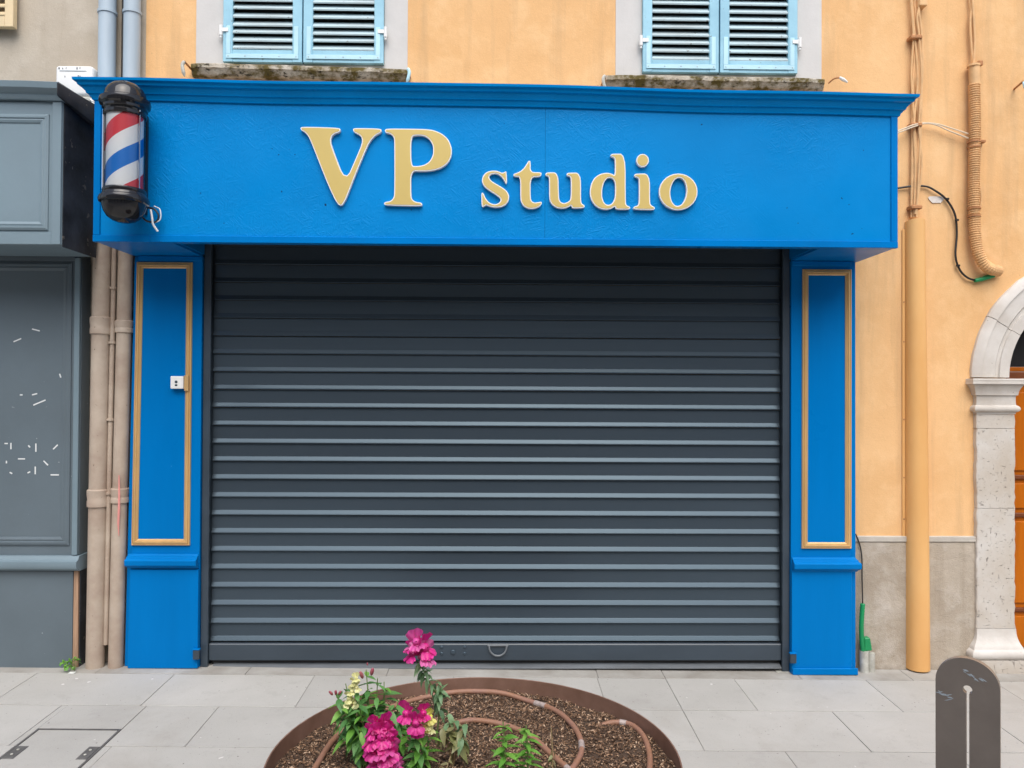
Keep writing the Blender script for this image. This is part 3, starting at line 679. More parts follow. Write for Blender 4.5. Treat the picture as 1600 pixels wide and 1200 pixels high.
MB().box(SX0, SX1, 4.585, 4.60, 2.557, 2.70).build('slat', m_anth, rs)
MB().box(-1.738, 1.708, 4.1606, 4.60, 2.60, 2.612).build('housing', m_anth_d, rs)
MB().box(-1.735, 1.705, 4.165, 4.178, 2.497, 2.53).build('housing_lip', m_anth_d, rs)
for x0, x1, zb in ((-1.743, -1.702, 0.088), (1.674, 1.715, 0.062)):
    g = MB(); g.box(x0, x1, 4.536, 4.556, zb, 2.60)
    g.box(x0 if x0 < 0 else x1-.006, x0+.006 if x0 < 0 else x1, 4.5565, 4.61, zb, 2.60)
    g.box(x0+.004, x1-.004, 4.603, 4.612, zb, 2.60)
    g.build('guide_rail', m_anth_d, rs, bevel=0.0015)
bb = MB().prism([(4.61, .120), (4.556, .120), (4.553, .124), (4.553, .212), (4.557, .218), (4.61, .218)], [SX0, SX1]).build('bottom_bar', m_anth_d, rs, smooth=False)
MB().box(SX0+.002, SX1-.002, 4.585, 4.605, .088, .1195).build('black_recess', m_black, bb)  # black strip set back between the bar and the toe flange
MB().prism([(4.61, .075), (4.540, .075), (4.538, .079), (4.540, .084), (4.586, .098), (4.61, .098)], [SX0-.001+.02, SX1-.002]).build('toe_flange', m_dustbar, bb)
for px in (690, 726):
    for py in (1011, 1021):
        p = at(px, py, 4.553); disc(bb, p.x, p.z, .0095, .006, m_anth)
p = at(708, 1019, 4.553); disc(bb, p.x, p.z, .015, .008, m_anth, name='lock_cylinder', n=20)
p = at(778, 1009, 4.55); hp = [(p.x-.054,4.546,p.z+.003)] + [(p.x+.051*math.cos(a), 4.540, p.z-.004+.052*math.sin(a)) for a in [math.pi+math.pi*k/14 for k in range(15)]] + [(p.x+.054,4.546,p.z+.003)]
h = MB(); h.tube(hp, .0055, 8); h.tube([(p.x-.062,4.546,p.z+.003),(p.x+.062,4.546,p.z+.003)], .0055, 8); h.build('pull_handle', m_dustbar, bb, smooth=True)
for px, py in ((308, 1021), (1238, 1027)):
    p = at(px, py, 4.50); MB().box(p.x-.018, p.x+.018, 4.482, 4.5035, p.z-.030, p.z+.024).build('guide_stop', m_anth_d, rs, bevel=0.002)
    MB().box(p.x-.020, p.x+.020, 4.480, 4.5035, p.z+.0243, p.z+.030).build('stop_cap', m_blue, rs, bevel=0.001)
MB().box(1.64, 1.712, 4.53, 4.60, .045, .061).build('foot_block', m_pvc, rs)

# ------------------------------------------------------------------ sign letters
def chaikin(p, it=2):
    for _ in range(it):
        q = []
        for i in range(len(p)):
            a, b_ = p[i], p[(i+1) % len(p)]
            q += [(a[0]*.78+b_[0]*.22, a[1]*.78+b_[1]*.22), (a[0]*.22+b_[0]*.78, a[1]*.22+b_[1]*.78)]
        p = q
    return p
def area(p): return sum(p[i][0]*p[(i+1) % len(p)][1]-p[(i+1) % len(p)][0]*p[i][1] for i in range(len(p)))/2
def inset(p, d):
    s = 1 if area(p) > 0 else -1; out = []; n_ = len(p)
    for i in range(n_):
        a, b_, c_ = Vector(p[i-1]), Vector(p[i]), Vector(p[(i+1) % n_])
        e1, e2 = (b_-a), (c_-b_)
        if e1.length < 1e-9 or e2.length < 1e-9: continue
        e1.normalize(); e2.normalize()
        nn = Vector((-e1.y-e2.y, e1.x+e2.x))
        if nn.length < .4: nn = Vector((-e2.y, e2.x))
        nn.normalize(); k = min(1.35, 1/max(.4, nn.dot(Vector((-e1.y, e1.x)))))
        q = b_ + nn*d*s*k; out.append((q.x, q.y))
    return out
V_ = [(138,95),(150,84),(425,92),(434,108),(425,124),(395,131),(370,150),(361,182),(368,228),(470,492),(560,285),(590,212),(592,172),(578,148),(545,130),(528,120),(525,103),(536,94),(725,98),(737,112),(728,128),(690,146),(655,185),(630,228),(545,430),(456,662),(412,662),(340,510),(240,255),(205,168),(175,126),(145,110)]
P_o = [(758,112),(770,98),(950,100),(1060,102),(1120,110),(1180,135),(1228,178),(1252,240),(1250,300),(1225,350),(1175,388),(1110,407),(1040,412),(952,408),(952,580),(958,618),(985,637),(1025,642),(1036,655),(1028,668),(760,662),(752,649),(762,638),(800,632),(822,610),(830,580),(830,200),(825,160),(800,135),(765,128)]
P_h = [(952,153),(1000,146),(1050,150),(1090,178),(1115,225),(1115,290),(1090,340),(1050,366),(1000,375),(952,374)]
s_ = [(222,208),(227,285),(217,290),(205,262),(180,232),(150,219),(120,223),(104,238),(108,258),(130,278),(180,306),(220,333),(240,365),(238,402),(220,430),(185,447),(140,450),(105,441),(85,433),(72,441),(62,447),(54,440),(52,360),(58,349),(68,356),(80,387),(105,417),(140,431),(168,423),(184,405),(180,385),(150,362),(95,328),(65,300),(55,268),(62,238),(85,212),(125,200),(165,204),(190,216),(205,214),(214,206)]
t_ = [(378,134),(385,140),(385,212),(455,212),(461,225),(450,242),(385,244),(385,385),(392,408),(412,418),(440,414),(458,411),(463,422),(445,445),(410,458),(370,458),(338,441),(320,412),(316,380),(316,242),(275,240),(267,230),(275,222),(310,210),(340,185),(362,150),(370,137)]
u_ = [(484,224),(495,213),(573,213),(576,385),(585,412),(610,423),(640,412),(658,392),(658,252),(650,239),(632,235),(627,225),(638,215),(725,215),(725,405),(732,426),(748,434),(751,446),(740,453),(664,456),(661,433),(640,448),(600,458),(560,451),(530,431),(514,402),(511,370),(511,252),(505,239),(488,233)]
d_o = [(924,97),(936,87),(1027,87),(1027,420),(1035,437),(1055,444),(1059,455),(1048,463),(960,463),(957,440),(930,458),(895,465),(850,456),(815,431),(792,391),(785,345),(792,295),(815,250),(855,223),(900,215),(935,222),(956,236),(956,130),(948,112),(930,105)]
d_h = [(957,285),(945,258),(925,246),(900,253),(880,281),(868,330),(868,380),(880,418),(905,435),(930,428),(948,405),(957,372)]
i_ = [(1084,233),(1095,221),(1191,221),(1191,415),(1198,435),(1218,445),(1227,456),(1216,466),(1085,463),(1077,452),(1088,443),(1108,438),(1118,418),(1118,262),(1110,248),(1090,242)]
circ = lambda cx, cy, rx, ry, n_=28, tilt=0: [(cx + rx*math.cos(a) + tilt*math.sin(a), cy + ry*math.sin(a)) for a in [2*math.pi*k/n_ for k in range(n_)]]
sign = thing('shop_sign', at(780, 330, 4.09), 'raised gold letters with white rims reading VP studio on the blue fascia', 'sign')
def letter(ch, loops, big, smooth_it=2):
    ox, oy, sc = (440, 180, 4.706) if big else (740, 220, 4.324)
    W = []
    for lp in loops:
        q = chaikin(lp, smooth_it) if smooth_it else lp
        W.append([(v.x, v.z) for v in [at(ox+x/sc, oy+y/sc, 4.078) for x, y in q]])
    o = MB().outline(W, 4.078, 4.0995).build('letter', m_white, sign, label='gold letter %s with white rim' % ch)
    MB().outline([inset(W[0], .0050)] + [inset(w, -.0050) for w in W[1:]], 4.0765, 4.0779).build('letter_face', m_letter, o)
    return o
letter('capital V', [V_], True); letter('capital P', [P_o, P_h], True)
letter('s', [s_], False); letter('t', [t_], False); letter('u', [u_], False); letter('d', [d_o, d_h], False)
io = letter('i', [i_], False)
letter('i dot', [circ(1142,132,42,43)], False, 0)['label'] = 'round gold dot of the letter i'
letter('o', [circ(1383,344,130,123), circ(1384,344,55,96,28,-6)], False, 0)

# ------------------------------------------------------------------ barber pole
BX, BY, BZ = -1.925, 3.945, 2.60
bp = thing('barber_pole', (BX, BY, BZ), 'glossy black capped barber pole with red white and blue stripes', 'barber pole')
def stripes():
    t = NT('barber_stripes'); t.b.inputs['Roughness'].default_value = 0.35
    tc = t.new('ShaderNodeTexCoord'); sx = t.new('ShaderNodeSeparateXYZ'); t.ln(tc.outputs['Object'], sx.inputs[0])
    ang = t.math('ARCTAN2', sx.outputs['Y'], sx.outputs['X'])
    ph = t.math('ADD', t.math('DIVIDE', sx.outputs['Z'], 0.372), t.math('MULTIPLY', ang, -1/(2*math.pi)))
    ph = t.math('FRACT', t.math('ADD', ph, 10.0 + PH))
    r = t.new('ShaderNodeValToRGB'); r.color_ramp.interpolation = 'CONSTANT'; cr = r.color_ramp
    red, whi, blu = rgb(226, 62, 74), rgb(246, 247, 247), rgb(10, 124, 214)
    cr.elements[0].color = red; cr.elements[0].position = 0; cr.elements[1].color = whi; cr.elements[1].position = .25
    for p_, c_ in ((.5, blu), (.75, whi)):
        e = cr.elements.new(p_); e.color = c_
    t.ln(ph, r.inputs[0]); t.col(r.outputs[0]); return t.m
PH = 0.72
m_str = stripes()
def glass():
    m = bpy.data.materials.new('clear_cover'); m.use_nodes = True; t = m.node_tree; t.nodes.clear()
    a = t.nodes.new('ShaderNodeBsdfTransparent'); a.inputs[0].default_value = (.97,.98,.98,1)
    g = t.nodes.new('ShaderNodeBsdfGlossy'); g.inputs['Roughness'].default_value = 0.05
    f = t.nodes.new('ShaderNodeFresnel'); f.inputs[0].default_value = 1.30
    x = t.nodes.new('ShaderNodeMixShader'); o = t.nodes.new('ShaderNodeOutputMaterial')
    t.links.new(f.outputs[0], x.inputs[0]); t.links.new(a.outputs[0], x.inputs[1]); t.links.new(g.outputs[0], x.inputs[2]); t.links.new(x.outputs[0], o.inputs[0]); return m
m_glass = glass()
C0 = (BX, BY, BZ)
MB().lathe([(.087, .125), (.087, .515)], C0, 48, False).build('striped_cylinder', m_str, bp, smooth='all')
MB().lathe([(.095, .118), (.095, .520)], C0, 48, False).build('clear_tube', m_glass, bp, smooth='all')
MB().lathe([(.098, .548), (.102, .552), (.102, .566), (.097, .570), (.098, .578), (.106, .584), (.106, .596), (.118, .604), (.122, .618), (.119, .634), (.108, .642), (.103, .644), (.101, .652), (.096, .672), (.085, .692), (.068, .709), (.045, .721), (.020, .727), (.002, .728)], (BX, BY, BZ-.053), 48).build('top_cap', m_gloss_black, bp, smooth=True)
MB().lathe([(.002, -.045), (.025, -.044), (.055, -.035), (.080, -.016), (.097, .012), (.104, .040), (.106, .050), (.118, .056), (.121, .070), (.116, .084), (.106, .090), (.104, .100), (.100, .104), (.103, .112), (.100, .124), (.094, .126)], C0, 48).build('bottom_cap', m_gloss_black, bp, smooth=True)
for a in (200, 340, 90):
    x, y = BX + .0965*math.cos(R(a)), BY + .0965*math.sin(R(a))
    MB().tube([(x, y, BZ+.11), (x, y, BZ+.522)], .004 if a != 200 else .007, 8).build('chrome_rod', m_chrome, bp, smooth=True)
MB().box(BX-.052, BX+.052, 4.072, 4.0995, BZ+.03, BZ+.555).build('back_plate', m_gloss_black, bp, bevel=.006, seg=2)
for z in (.068, .562): MB().box(BX-.030, BX+.030, 4.03, 4.0725, BZ+z-.018, BZ+z+.018).build('bracket_arm', m_gloss_black, bp, bevel=.004)
MB().tube(crom([(BX+.05,4.06,BZ+.06),(BX+.10,4.05,BZ+.055),(BX+.128,4.05,BZ+.02),(BX+.115,4.05,BZ-.015),(BX+.07,4.05,BZ-.012),(BX+.04,4.06,BZ+.01)],6), .005, 8).build('cable_loop', m_black, bp, smooth=True)
MB().tube(crom([(BX+.085,4.055,BZ+.05),(BX+.10,4.04,BZ+.0),(BX+.105,4.04,BZ-.03),(BX+.125,4.05,BZ-.065)],6), .0055, 8).build('white_wire', m_white, bp, smooth=True)
MB().tube(crom([(BX+.10,4.06,BZ+.07),(BX+.135,4.05,BZ+.05),(BX+.138,4.05,BZ+.0),(BX+.11,4.05,BZ-.02)],6), .003, 8).build('white_wire', m_white, bp, smooth=True)

# ------------------------------------------------------------------ switch box on the pilaster
sw = thing('key_switch_box', (-1.873, 4.51, 1.71), 'small white key switch box on the left blue pilaster', 'switch box')
MB().box(-1.912, -1.838, 4.484, 4.5195, 1.712, 1.785).build('case', m_white, sw, bevel=.004, seg=2)
disc(sw, -1.878, 1.752, .008, .004, m_anth, 4.484, 'key_cylinder'); MB().box(-1.885, -1.871, 4.4825, 4.4838, 1.728, 1.738).build('key_slot', m_anth, sw)
MB().box(-1.836, -1.812, 4.492, 4.5195, 1.70, 1.79).build('mounting_block', m_gold, sw, bevel=.002)

# ------------------------------------------------------------------ shutter hold-backs
def holdback(label, x, z, side, col):
    t = thing('shutter_holdback', (x, 4.55, z), label, 'hold-back', 'shutter hold-backs at the sill ends')
    MB().tube([(x, 4.62, z), (x, 4.50, z+.004)], .006, 8).build('spike', m_clamp, t)
    MB().tube(crom([(x, 4.50, z+.006), (x+.01*side, 4.497, z-.02), (x+.004*side, 4.495, z-.055), (x-.004*side, 4.497, z-.085)], 4), [.006]+[.010]*8+[.011,.009,.007,.004], 8).build('catch', col, t, smooth=True)
p = at(288, 97, 4.5); holdback('white iron shutter hold-back left of the left window sill', p.x, p.z, -1, m_pvc)
p = at(637, 108, 4.5); holdback('greenish iron shutter hold-back at the right end of the left sill', p.x, p.z, 1, m_strap)
p = at(945, 119, 4.5); holdback('white iron shutter hold-back left of the right window sill', p.x, p.z, -1, m_pvc)
p = at(1312, 122, 4.5)
t = thing('shutter_holdback', (p.x, 4.55, p.z), 'iron shutter hold-back lying sideways right of the right sill', 'hold-back', 'shutter hold-backs at the sill ends')
MB().tube(crom([(p.x-.055, 4.53, p.z-.02), (p.x-.03, 4.51, p.z), (p.x, 4.50, p.z+.003)], 4), .005, 8).build('spike', m_clamp, t)
MB().tube([(p.x-.002, 4.50, p.z+.004), (p.x+.02, 4.497, p.z-.01), (p.x+.045, 4.497, p.z-.026)], [.007,.011,.005], 8).build('catch', m_white, t, smooth=True)
p = at(1597, 132, 4.52)
t = thing('shutter_holdback', (p.x, 4.55, p.z), 'pale hold-back at the right edge of the picture above the arch', 'hold-back', 'shutter hold-backs at the sill ends')
MB().tube([(p.x+.02, 4.62, p.z+.012), (p.x, 4.51, p.z+.014)], .006, 8).build('spike', m_clamp, t)
MB().tube([(p.x+.0, 4.51, p.z+.01), (p.x+.006, 4.50, p.z-.02), (p.x+.02, 4.50, p.z-.05)], [.006,.012,.004], 8).build('catch', m_strap, t, smooth=True)

# ------------------------------------------------------------------ cables and ducts on the right
dc = thing('cable_duct', (2.50, 4.58, 0.045), 'tall half-round ochre cable duct standing beside the right pilaster', 'cable duct')
rings = []
for z, w, d in ((0.058, .135, .085), (0.5, .133, .083), (1.5, .125, .075), (2.3, .115, .068), (2.745, .112, .064)):
    x0 = 2.446
    rings.append([(x0 + w*(1-math.cos(a))/2, 4.618 - d*math.sin(a)**.7, z + (0.012*math.sin(a) if z > 2.7 else 0)) for a in [math.pi*k/16 for k in range(17)]])
MB().loft(rings).build('cover', m_duct, dc, smooth=True)
MB().box(2.428, 2.4455, 4.610, 4.619, 0.058, 2.70).build('flange', m_duct, dc, bevel=.002)
for z in (2.26, 2.02, 1.55, 1.2, .95, .55, .2): disc(dc, 2.437, z, .005, .003, m_clamp, 4.610, 'screw')
bun = thing('cable_bundle', (2.47, 4.59, 2.70), 'bundle of ochre-painted cables running up the wall above the duct', 'cable bundle')
seqs = [[(1434,-60),(1432,0),(1431,56),(1427,120),(1426,195),(1425,260),(1424,340)], [(1424,-60),(1425,0),(1429,56),(1434,125),(1428,195),(1430,260),(1428,340)], [(1438,-60),(1437,0),(1433,30),(1436,56),(1440,120),(1439,195),(1436,260),(1432,340)],
        [(1428,-60),(1429,0),(1432,56),(1431,120),(1434,195),(1427,260),(1429,340)], [(1420,-60),(1423,0),(1427,56),(1424,120),(1429,195),(1433,270),(1428,340)], [(1441,-60),(1435,0),(1440,56),(1441,120),(1436,195),(1440,260),(1430,335)]]
for k, sq in enumerate(seqs):
    MB().tube(crom([at(x, y, 4.600 - .011*(k % 3)) for x, y in sq], 5), (.008, .007, .0065, .009, .006, .0065)[k], 8).build('cable', m_cable, bun, smooth=True)
for y in (57, 194, 323):
    a, b_ = at(1423, y, 4.57), at(1441, y, 4.57); MB().box(a.x, b_.x, 4.565, 4.62, a.z-.012, a.z+.010).build('clamp', m_clamp, bun, bevel=.004)
a = at(1437, 5, 4.56); MB().box(a.x, a.x+.05, 4.56, 4.62, a.z-.012, a.z+.10).build('bracket_box', m_cable, bun, bevel=.004)
cc = thing('corrugated_conduit', (2.85, 4.60, 2.45), 'ochre corrugated conduit curving into the wall above the arch', 'conduit')
MB().tube([at(1522, 101, 4.575), at(1523, 134, 4.575)], .031, 16).build('sleeve', m_cable, cc, smooth=True)
path = crom([at(1522, 132, 4.575), at(1523, 200, 4.575), at(1522, 270, 4.575), at(1522, 330, 4.575), at(1525, 380, 4.572), at(1534, 408, 4.565), at(1547, 420, 4.57), at(1560, 424, 4.61)], 26)
acc, dens = 0.0, [path[0]]
for q0, q1 in zip(path, path[1:]):      # even steps of 3.4 mm
    L_ = (q1-q0).length; tpos = 0.0034 - acc
    while tpos <= L_: dens.append(q0.lerp(q1, tpos/L_)); tpos += 0.0034
    acc = (acc + L_) % 0.0034
MB().tube(dens, [.0275 + (.0060 if i % 4 in (1, 2) else 0) for i in range(len(dens))], 14).build('corrugated_tube', m_cable, cc)
for y in (222, 230, 326, 338):
    a = at(1522, y, 4.575); MB().lathe([(.031,-.005),(.037,-.005),(.037,.005),(.031,.005)], tuple(a), 16).build('ring_clamp', m_clamp, cc)
a = at(1532, 220, 4.57); MB().box(a.x, a.x+.035, 4.57, 4.62, a.z-.008, a.z+.008).build('bolt', m_clamp, cc, bevel=.002)
a = at(1531, 97, 4.57); MB().box(a.x-.005, a.x+.022, 4.57, 4.62, a.z-.018, a.z+.012).build('bolt', m_clamp, cc, bevel=.003)
a = at(1516, 103, 4.575); MB().lathe([(.036,-.006),(.036,.006)], (a.x+.02, a.y, a.z), 16).build('cap_ring', m_cable, cc)
for k, sq in enumerate(([(1514,-60),(1515,0),(1520,50),(1518,102)], [(1521,-60),(1519,0),(1516,40),(1520,102)], [(1518,-60),(1520,10),(1523,60),(1521,102)])):
    MB().tube(crom([at(x, y, 4.60-.008*k) for x, y in sq], 5), .007, 8).build('cable', m_cable, cc, smooth=True)
MB().tube(crom([at(x, y, 4.60) for x, y in ((1533,225),(1530,270),(1533,310),(1531,328))], 5), .006, 8).build('cable', m_cable, cc, smooth=True)
m_wire = M('off_white_wire', rgb(226, 210, 186), .5, .1)
for k, (lab, sq) in enumerate((('upper thin off-white wire looping from the fascia to the corrugated conduit', [(1402,205),(1415,200),(1428,195),(1445,192),(1465,194),(1485,200),(1513,209)]), ('lower thin off-white wire looping from the fascia to the corrugated conduit', [(1402,208),(1415,203),(1428,198),(1445,193),(1462,195),(1482,204),(1513,216)]))):
    tag(MB().tube(crom([at(x, y, 4.585 if 2 < i else 4.56) for i, (x, y) in enumerate(sq)], 6), .0042, 6).build('wire', m_wire, smooth=True), lab, 'wire')
bk = thing('black_cable', tuple(at(1494, 345, 4.6)), 'black cable hanging in a loop with a green end sleeve beside the arch', 'cable')
MB().tube(crom([at(x, y, 4.605 - .004*(i % 2)) for i, (x, y) in enumerate(((1402,294),(1425,291),(1445,291),(1458,296),(1478,311),(1492,335),(1495,365),(1493,400),(1500,422),(1512,434),(1524,438)))], 6), .0062, 8).build('cord', m_black, bk, smooth=True)
MB().tube([at(1523, 438.5, 4.60), at(1533, 436.5, 4.60), at(1552, 430, 4.605)], [.012,.0135,.016], 10).build('green_sleeve', m_green, bk, smooth=True)
for x, y in ((1480, 311), (1495, 344), (1497, 415), (1534, 436)):
    a = at(x, y, 4.6); MB().lathe([(.009,-.005),(.012,-.005),(.012,.005),(.009,.005)], tuple(a), 8).build('tie', m_black, bk)
a = at(1463, 312, 4.617); MB().outline([[(a.x+.045*math.cos(q)*(1+.25*math.sin(3*q)), a.z+.028*math.sin(q)*(1+.3*math.cos(2*q))) for q in [2*math.pi*k/18 for k in range(18)]]], 4.6145, 4.6195).build('filler_patch', M('white_filler', rgb(222,214,206), .9, .1, 20, bump=.5), bld, label='white filler patch on the ochre wall')

# ------------------------------------------------------------------ green conduit and pipe stubs at the right pilaster foot
gcn = thing('green_conduit', (2.17, 4.56, .045), 'green corrugated conduit with a thin black cable rising from a pipe stub', 'conduit')
pth = crom([at(1348, 1017, 4.56), at(1346.5, 1000, 4.56), at(1346, 975, 4.56), at(1348, 943, 4.57)], 14)
MB().tube(pth, [.0125 + (.0025 if i % 2 else 0) for i in range(len(pth))], 12).build('corrugated_tube', m_green, gcn, smooth='all')
MB().tube(crom([at(1348, 945, 4.575), at(1347, 905, 4.585), at(1346.5, 870, 4.59), at(1343, 850, 4.595), at(1337, 834, 4.60)], 6), .0038, 6).build('black_wire', m_black, gcn, smooth=True)
p = at(1350, 1035, 4.56); MB().tube([(p.x, p.y, gz(p.x, 4.56)-.01), (p.x, p.y, at(1350, 1017, 4.56).z)], .0255, 16).build('pipe_stub', m_pvc, gcn, smooth=True)
st = thing('pipe_stub', (2.216, 4.565, .045), 'short grey plastic pipe stub with a green cap against the plinth', 'pipe')
MB().tube([(2.216, 4.565, gz(2.2, 4.56)-.01), (2.216, 4.565, .163)], .021, 16).build('tube', m_pvc, st, smooth=True)
a = at(1355, 1006, 4.565); MB().hexa([(a.x-.022,4.55,a.z-.04),(a.x+.024,4.55,a.z-.036),(a.x+.024,4.59,a.z-.036),(a.x-.022,4.59,a.z-.04),(a.x-.022,4.55,a.z+.036),(a.x+.012,4.55,a.z+.04),(a.x+.012,4.59,a.z+.04),(a.x-.022,4.59,a.z+.036)]).build('cap', m_green, st, bevel=.004)

# ------------------------------------------------------------------ planter ring, soil, mulch
PX, PY, PR, PZ, SZ = -0.085, 2.795, 0.735, 0.40, 0.335
ring = MB(); n = 96; g0 = gz(PX, PY)
ring.loft([[(PX+r*math.cos(2*math.pi*k/n), PY+r*math.sin(2*math.pi*k/n), z) for k in range(n)] for r, z in ((PR-.006, g0+.005), (PR, g0+.003), (PR, PZ-.001), (PR-.001, PZ), (PR-.005, PZ), (PR-.006, PZ-.001), (PR-.006, g0+.005))], True, False)
tag(ring.build('planter', m_corten, smooth=True), 'round rusty brown steel planter ring in front of the shutter', 'planter')
def soilz(x, y):
    from mathutils import noise as NZ
    return SZ + 0.016*NZ.noise(Vector((x*5, y*5, 1.3))) + 0.008*NZ.noise(Vector((x*14, y*14, 4.1)))
s = MB(); rings = []
for i in range(26):
    r = (PR-.0065)*i/25 + .0005; rings.append([(PX+r*math.cos(2*math.pi*k/72), PY+r*math.sin(2*math.pi*k/72), 0) for k in range(72)])
rings = [[(x, y, soilz(x, y)) for x, y, z in rr] for rr in rings]
s.loft(rings, True, False)
tag(s.build('soil', m_soil, smooth=True), 'dark brown soil filling the round planter', 'soil', kind='stuff')
vs, fs = [], []
rd = random.Random(3)
for k in range(30000):
    rr = (PR-.012)*math.sqrt(rd.random()); a = rd.uniform(0, 2*math.pi); x, y = PX+rr*math.cos(a), PY+rr*math.sin(a)
    if y < PY-.45: continue
    l = rd.uniform(.003, .009)*(2.2 if rd.random() < .06 else 1); w = rd.uniform(.0012, .0038); h = rd.uniform(.001, .003)
    th = rd.uniform(0, math.pi); tl = rd.gauss(0, .45); d = Vector((math.cos(th)*math.cos(tl), math.sin(th)*math.cos(tl), math.sin(tl)))
    sd_ = Vector((-math.sin(th), math.cos(th), rd.gauss(0, .4))).normalized(); nn = d.cross(sd_)
    c0 = Vector((x, y, soilz(x, y) + rd.uniform(.001, .008))); i0 = len(vs)
    vs += [tuple(c0-d*l), tuple(c0+sd_*w+nn*h), tuple(c0+d*l), tuple(c0-sd_*w+nn*h*.3), tuple(c0-nn*h)]
    fs += [(i0, i0+1, i0+2), (i0, i0+2, i0+3), (i0, i0+3, i0+4), (i0+3, i0+2, i0+4), (i0+4, i0+2, i0+1), (i0, i0+4, i0+1)]
me = bpy.data.meshes.new('bark_mulch'); me.from_pydata(vs, [], fs); me.materials.append(m_chips)
tag(link('bark_mulch', me), 'brown bark chip mulch scattered over the planter soil', 'mulch', kind='stuff')
# hoses
def hose(label, pts, tapes=()):
    t = thing('irrigation_hose', tuple(onz(*pts[0], SZ)), label, 'hose', 'drip hoses in the planter')
    W = [Vector((v.x, v.y, soilz(v.x, v.y)+dz)) for v, dz in [(onz(p[0], p[1], SZ+.012), (p[2] if len(p) > 2 else .010)) for p in pts]]
    path = crom(W, 8); MB().tube(path, .0112, 12).build('tube', m_hose, t, smooth=True)
    for i in tapes:
        MB().tube(path[i:i+4], .0122, 12).build('tape', m_tape, t, smooth=True)
    return t
def hose3(label, pts, tapes=()):
    pts = [(p+(.010,))[:3] if len(p) == 2 else p for p in pts]; 
    t = thing('irrigation_hose', tuple(onz(pts[0][0], pts[0][1], SZ)), label, 'hose', 'drip hoses in the planter')
    W = []
    for x, y, dz in pts:
        v = onz(x, y, SZ+.012); W.append(Vector((v.x, v.y, soilz(v.x, v.y)+dz)))
    path = crom(W, 8); MB().tube(path, .0112, 12).build('tube', m_hose, t, smooth=True)
    for i in tapes: MB().tube(path[i:i+4], .0124, 12).build('tape', m_tape, t, smooth=True)
hose3('long brown hose looping round the planter behind the flowers', [(478,1225),(497,1190),(525,1150),(566,1120),(620,1101),(670,1088),(720,1083),(780,1085),(825,1093),(868,1111),(898,1138),(909,1165),(900,1190),(880,1215)], (66, 86))
hose3('short inner brown hose behind the small green seedling', [(700,1128,.004),(740,1127),(790,1134),(830,1152),(862,1178),(885,1198),(900,1215)], (40,))
hose3('short brown hose curving up beside the right planter rim', [(935,1131,-.008),(958,1130),(985,1134),(1005,1152),(1015,1178),(1014,1215)], (11,))

# ------------------------------------------------------------------ plants
def leaf_mesh(name, mat, w=.30, fold=.10, curl=.18, nl=6, wav=0.0):
    vs, fs = [], []
    for i in range(nl+1):
        t = i/nl; hw = w*.5*math.sin(math.pi*min(1, t*.97+.03)**.8)*(1-.15*t); z = -curl*t*t + .02*math.sin(t*9)*wav
        vs += [(t, -hw, z+fold*hw*2), (t, 0, z), (t, hw, z+fold*hw*2)]
    for i in range(nl):
        a = 3*i; fs += [(a, a+3, a+4, a+1), (a+1, a+4, a+5, a+2)]
    me = bpy.data.meshes.new(name); me.from_pydata(vs, [], fs); me.materials.append(mat)
    for p in me.polygons: p.use_smooth = True
    return me
def place(name, me, parent, p, d, upv, s):
    d = d.normalized(); y = upv.cross(d)
    if y.length < 1e-3: y = Vector((1,0,0)).cross(d)
    y.normalize(); z = d.cross(y)
    o = link(name, me, parent)
    q = Vector(p) - origin_of(parent)
    o.matrix_local = Matrix(((d.x*s, y.x*s, z.x*s, q.x), (d.y*s, y.y*s, z.y*s, q.y), (d.z*s, y.z*s, z.z*s, q.z), (0,0,0,1)))
    return o
LF = [leaf_mesh('leaf', m_leaf, .42, .12, .30), leaf_mesh('leaf', m_leaf, .36, .2, .15), leaf_mesh('leaf', m_leaf, .46, .05, .50)]
LB = [leaf_mesh('leaf', m_leaf_b, .44, .15, .6), leaf_mesh('leaf', m_leaf_b, .40, .25, .9), leaf_mesh('leaf', m_leaf_b, .36, .1, .4)]
LY = [leaf_mesh('leaf', m_leaf_y, .50, .10, .4, wav=1), leaf_mesh('leaf', m_leaf_y, .42, .25, .6, wav=1)]
LG = [leaf_mesh('leaf', m_leaf_br, .38, .14, .24), leaf_mesh('leaf', m_leaf_br, .33, .2, .38)]
def petal(bm, base, d, upv, ln, wd, ruf, cup, seed):
    rp = random.Random(seed); d = d.normalized(); y = upv.cross(d).normalized(); z = d.cross(y)
    nu, nv_ = 5, 7; grid = []
    ph = rp.uniform(0, 6)
    for i in range(nu):
        t = i/(nu-1); row = []
        for j in range(nv_):
            s_2 = j/(nv_-1)*2-1
            w_ = wd*(.25+.75*math.sin(min(1, t*1.15)*math.pi/2))*(1-.12*t)
            ll = ln*t*(1-.22*s_2*s_2*t)
            zz = cup*(s_2*s_2)*wd*.6 + ruf*t*t*math.sin(ph + s_2*5.5) - .25*ln*t*t
            row.append(bm.verts.new(base + d*ll + y*(s_2*w_*.5) + z*zz))
        grid.append(row)
    for i in range(nu-1):
        for j in range(nv_-1): bm.faces.new((grid[i][j], grid[i+1][j], grid[i+1][j+1], grid[i][j+1]))
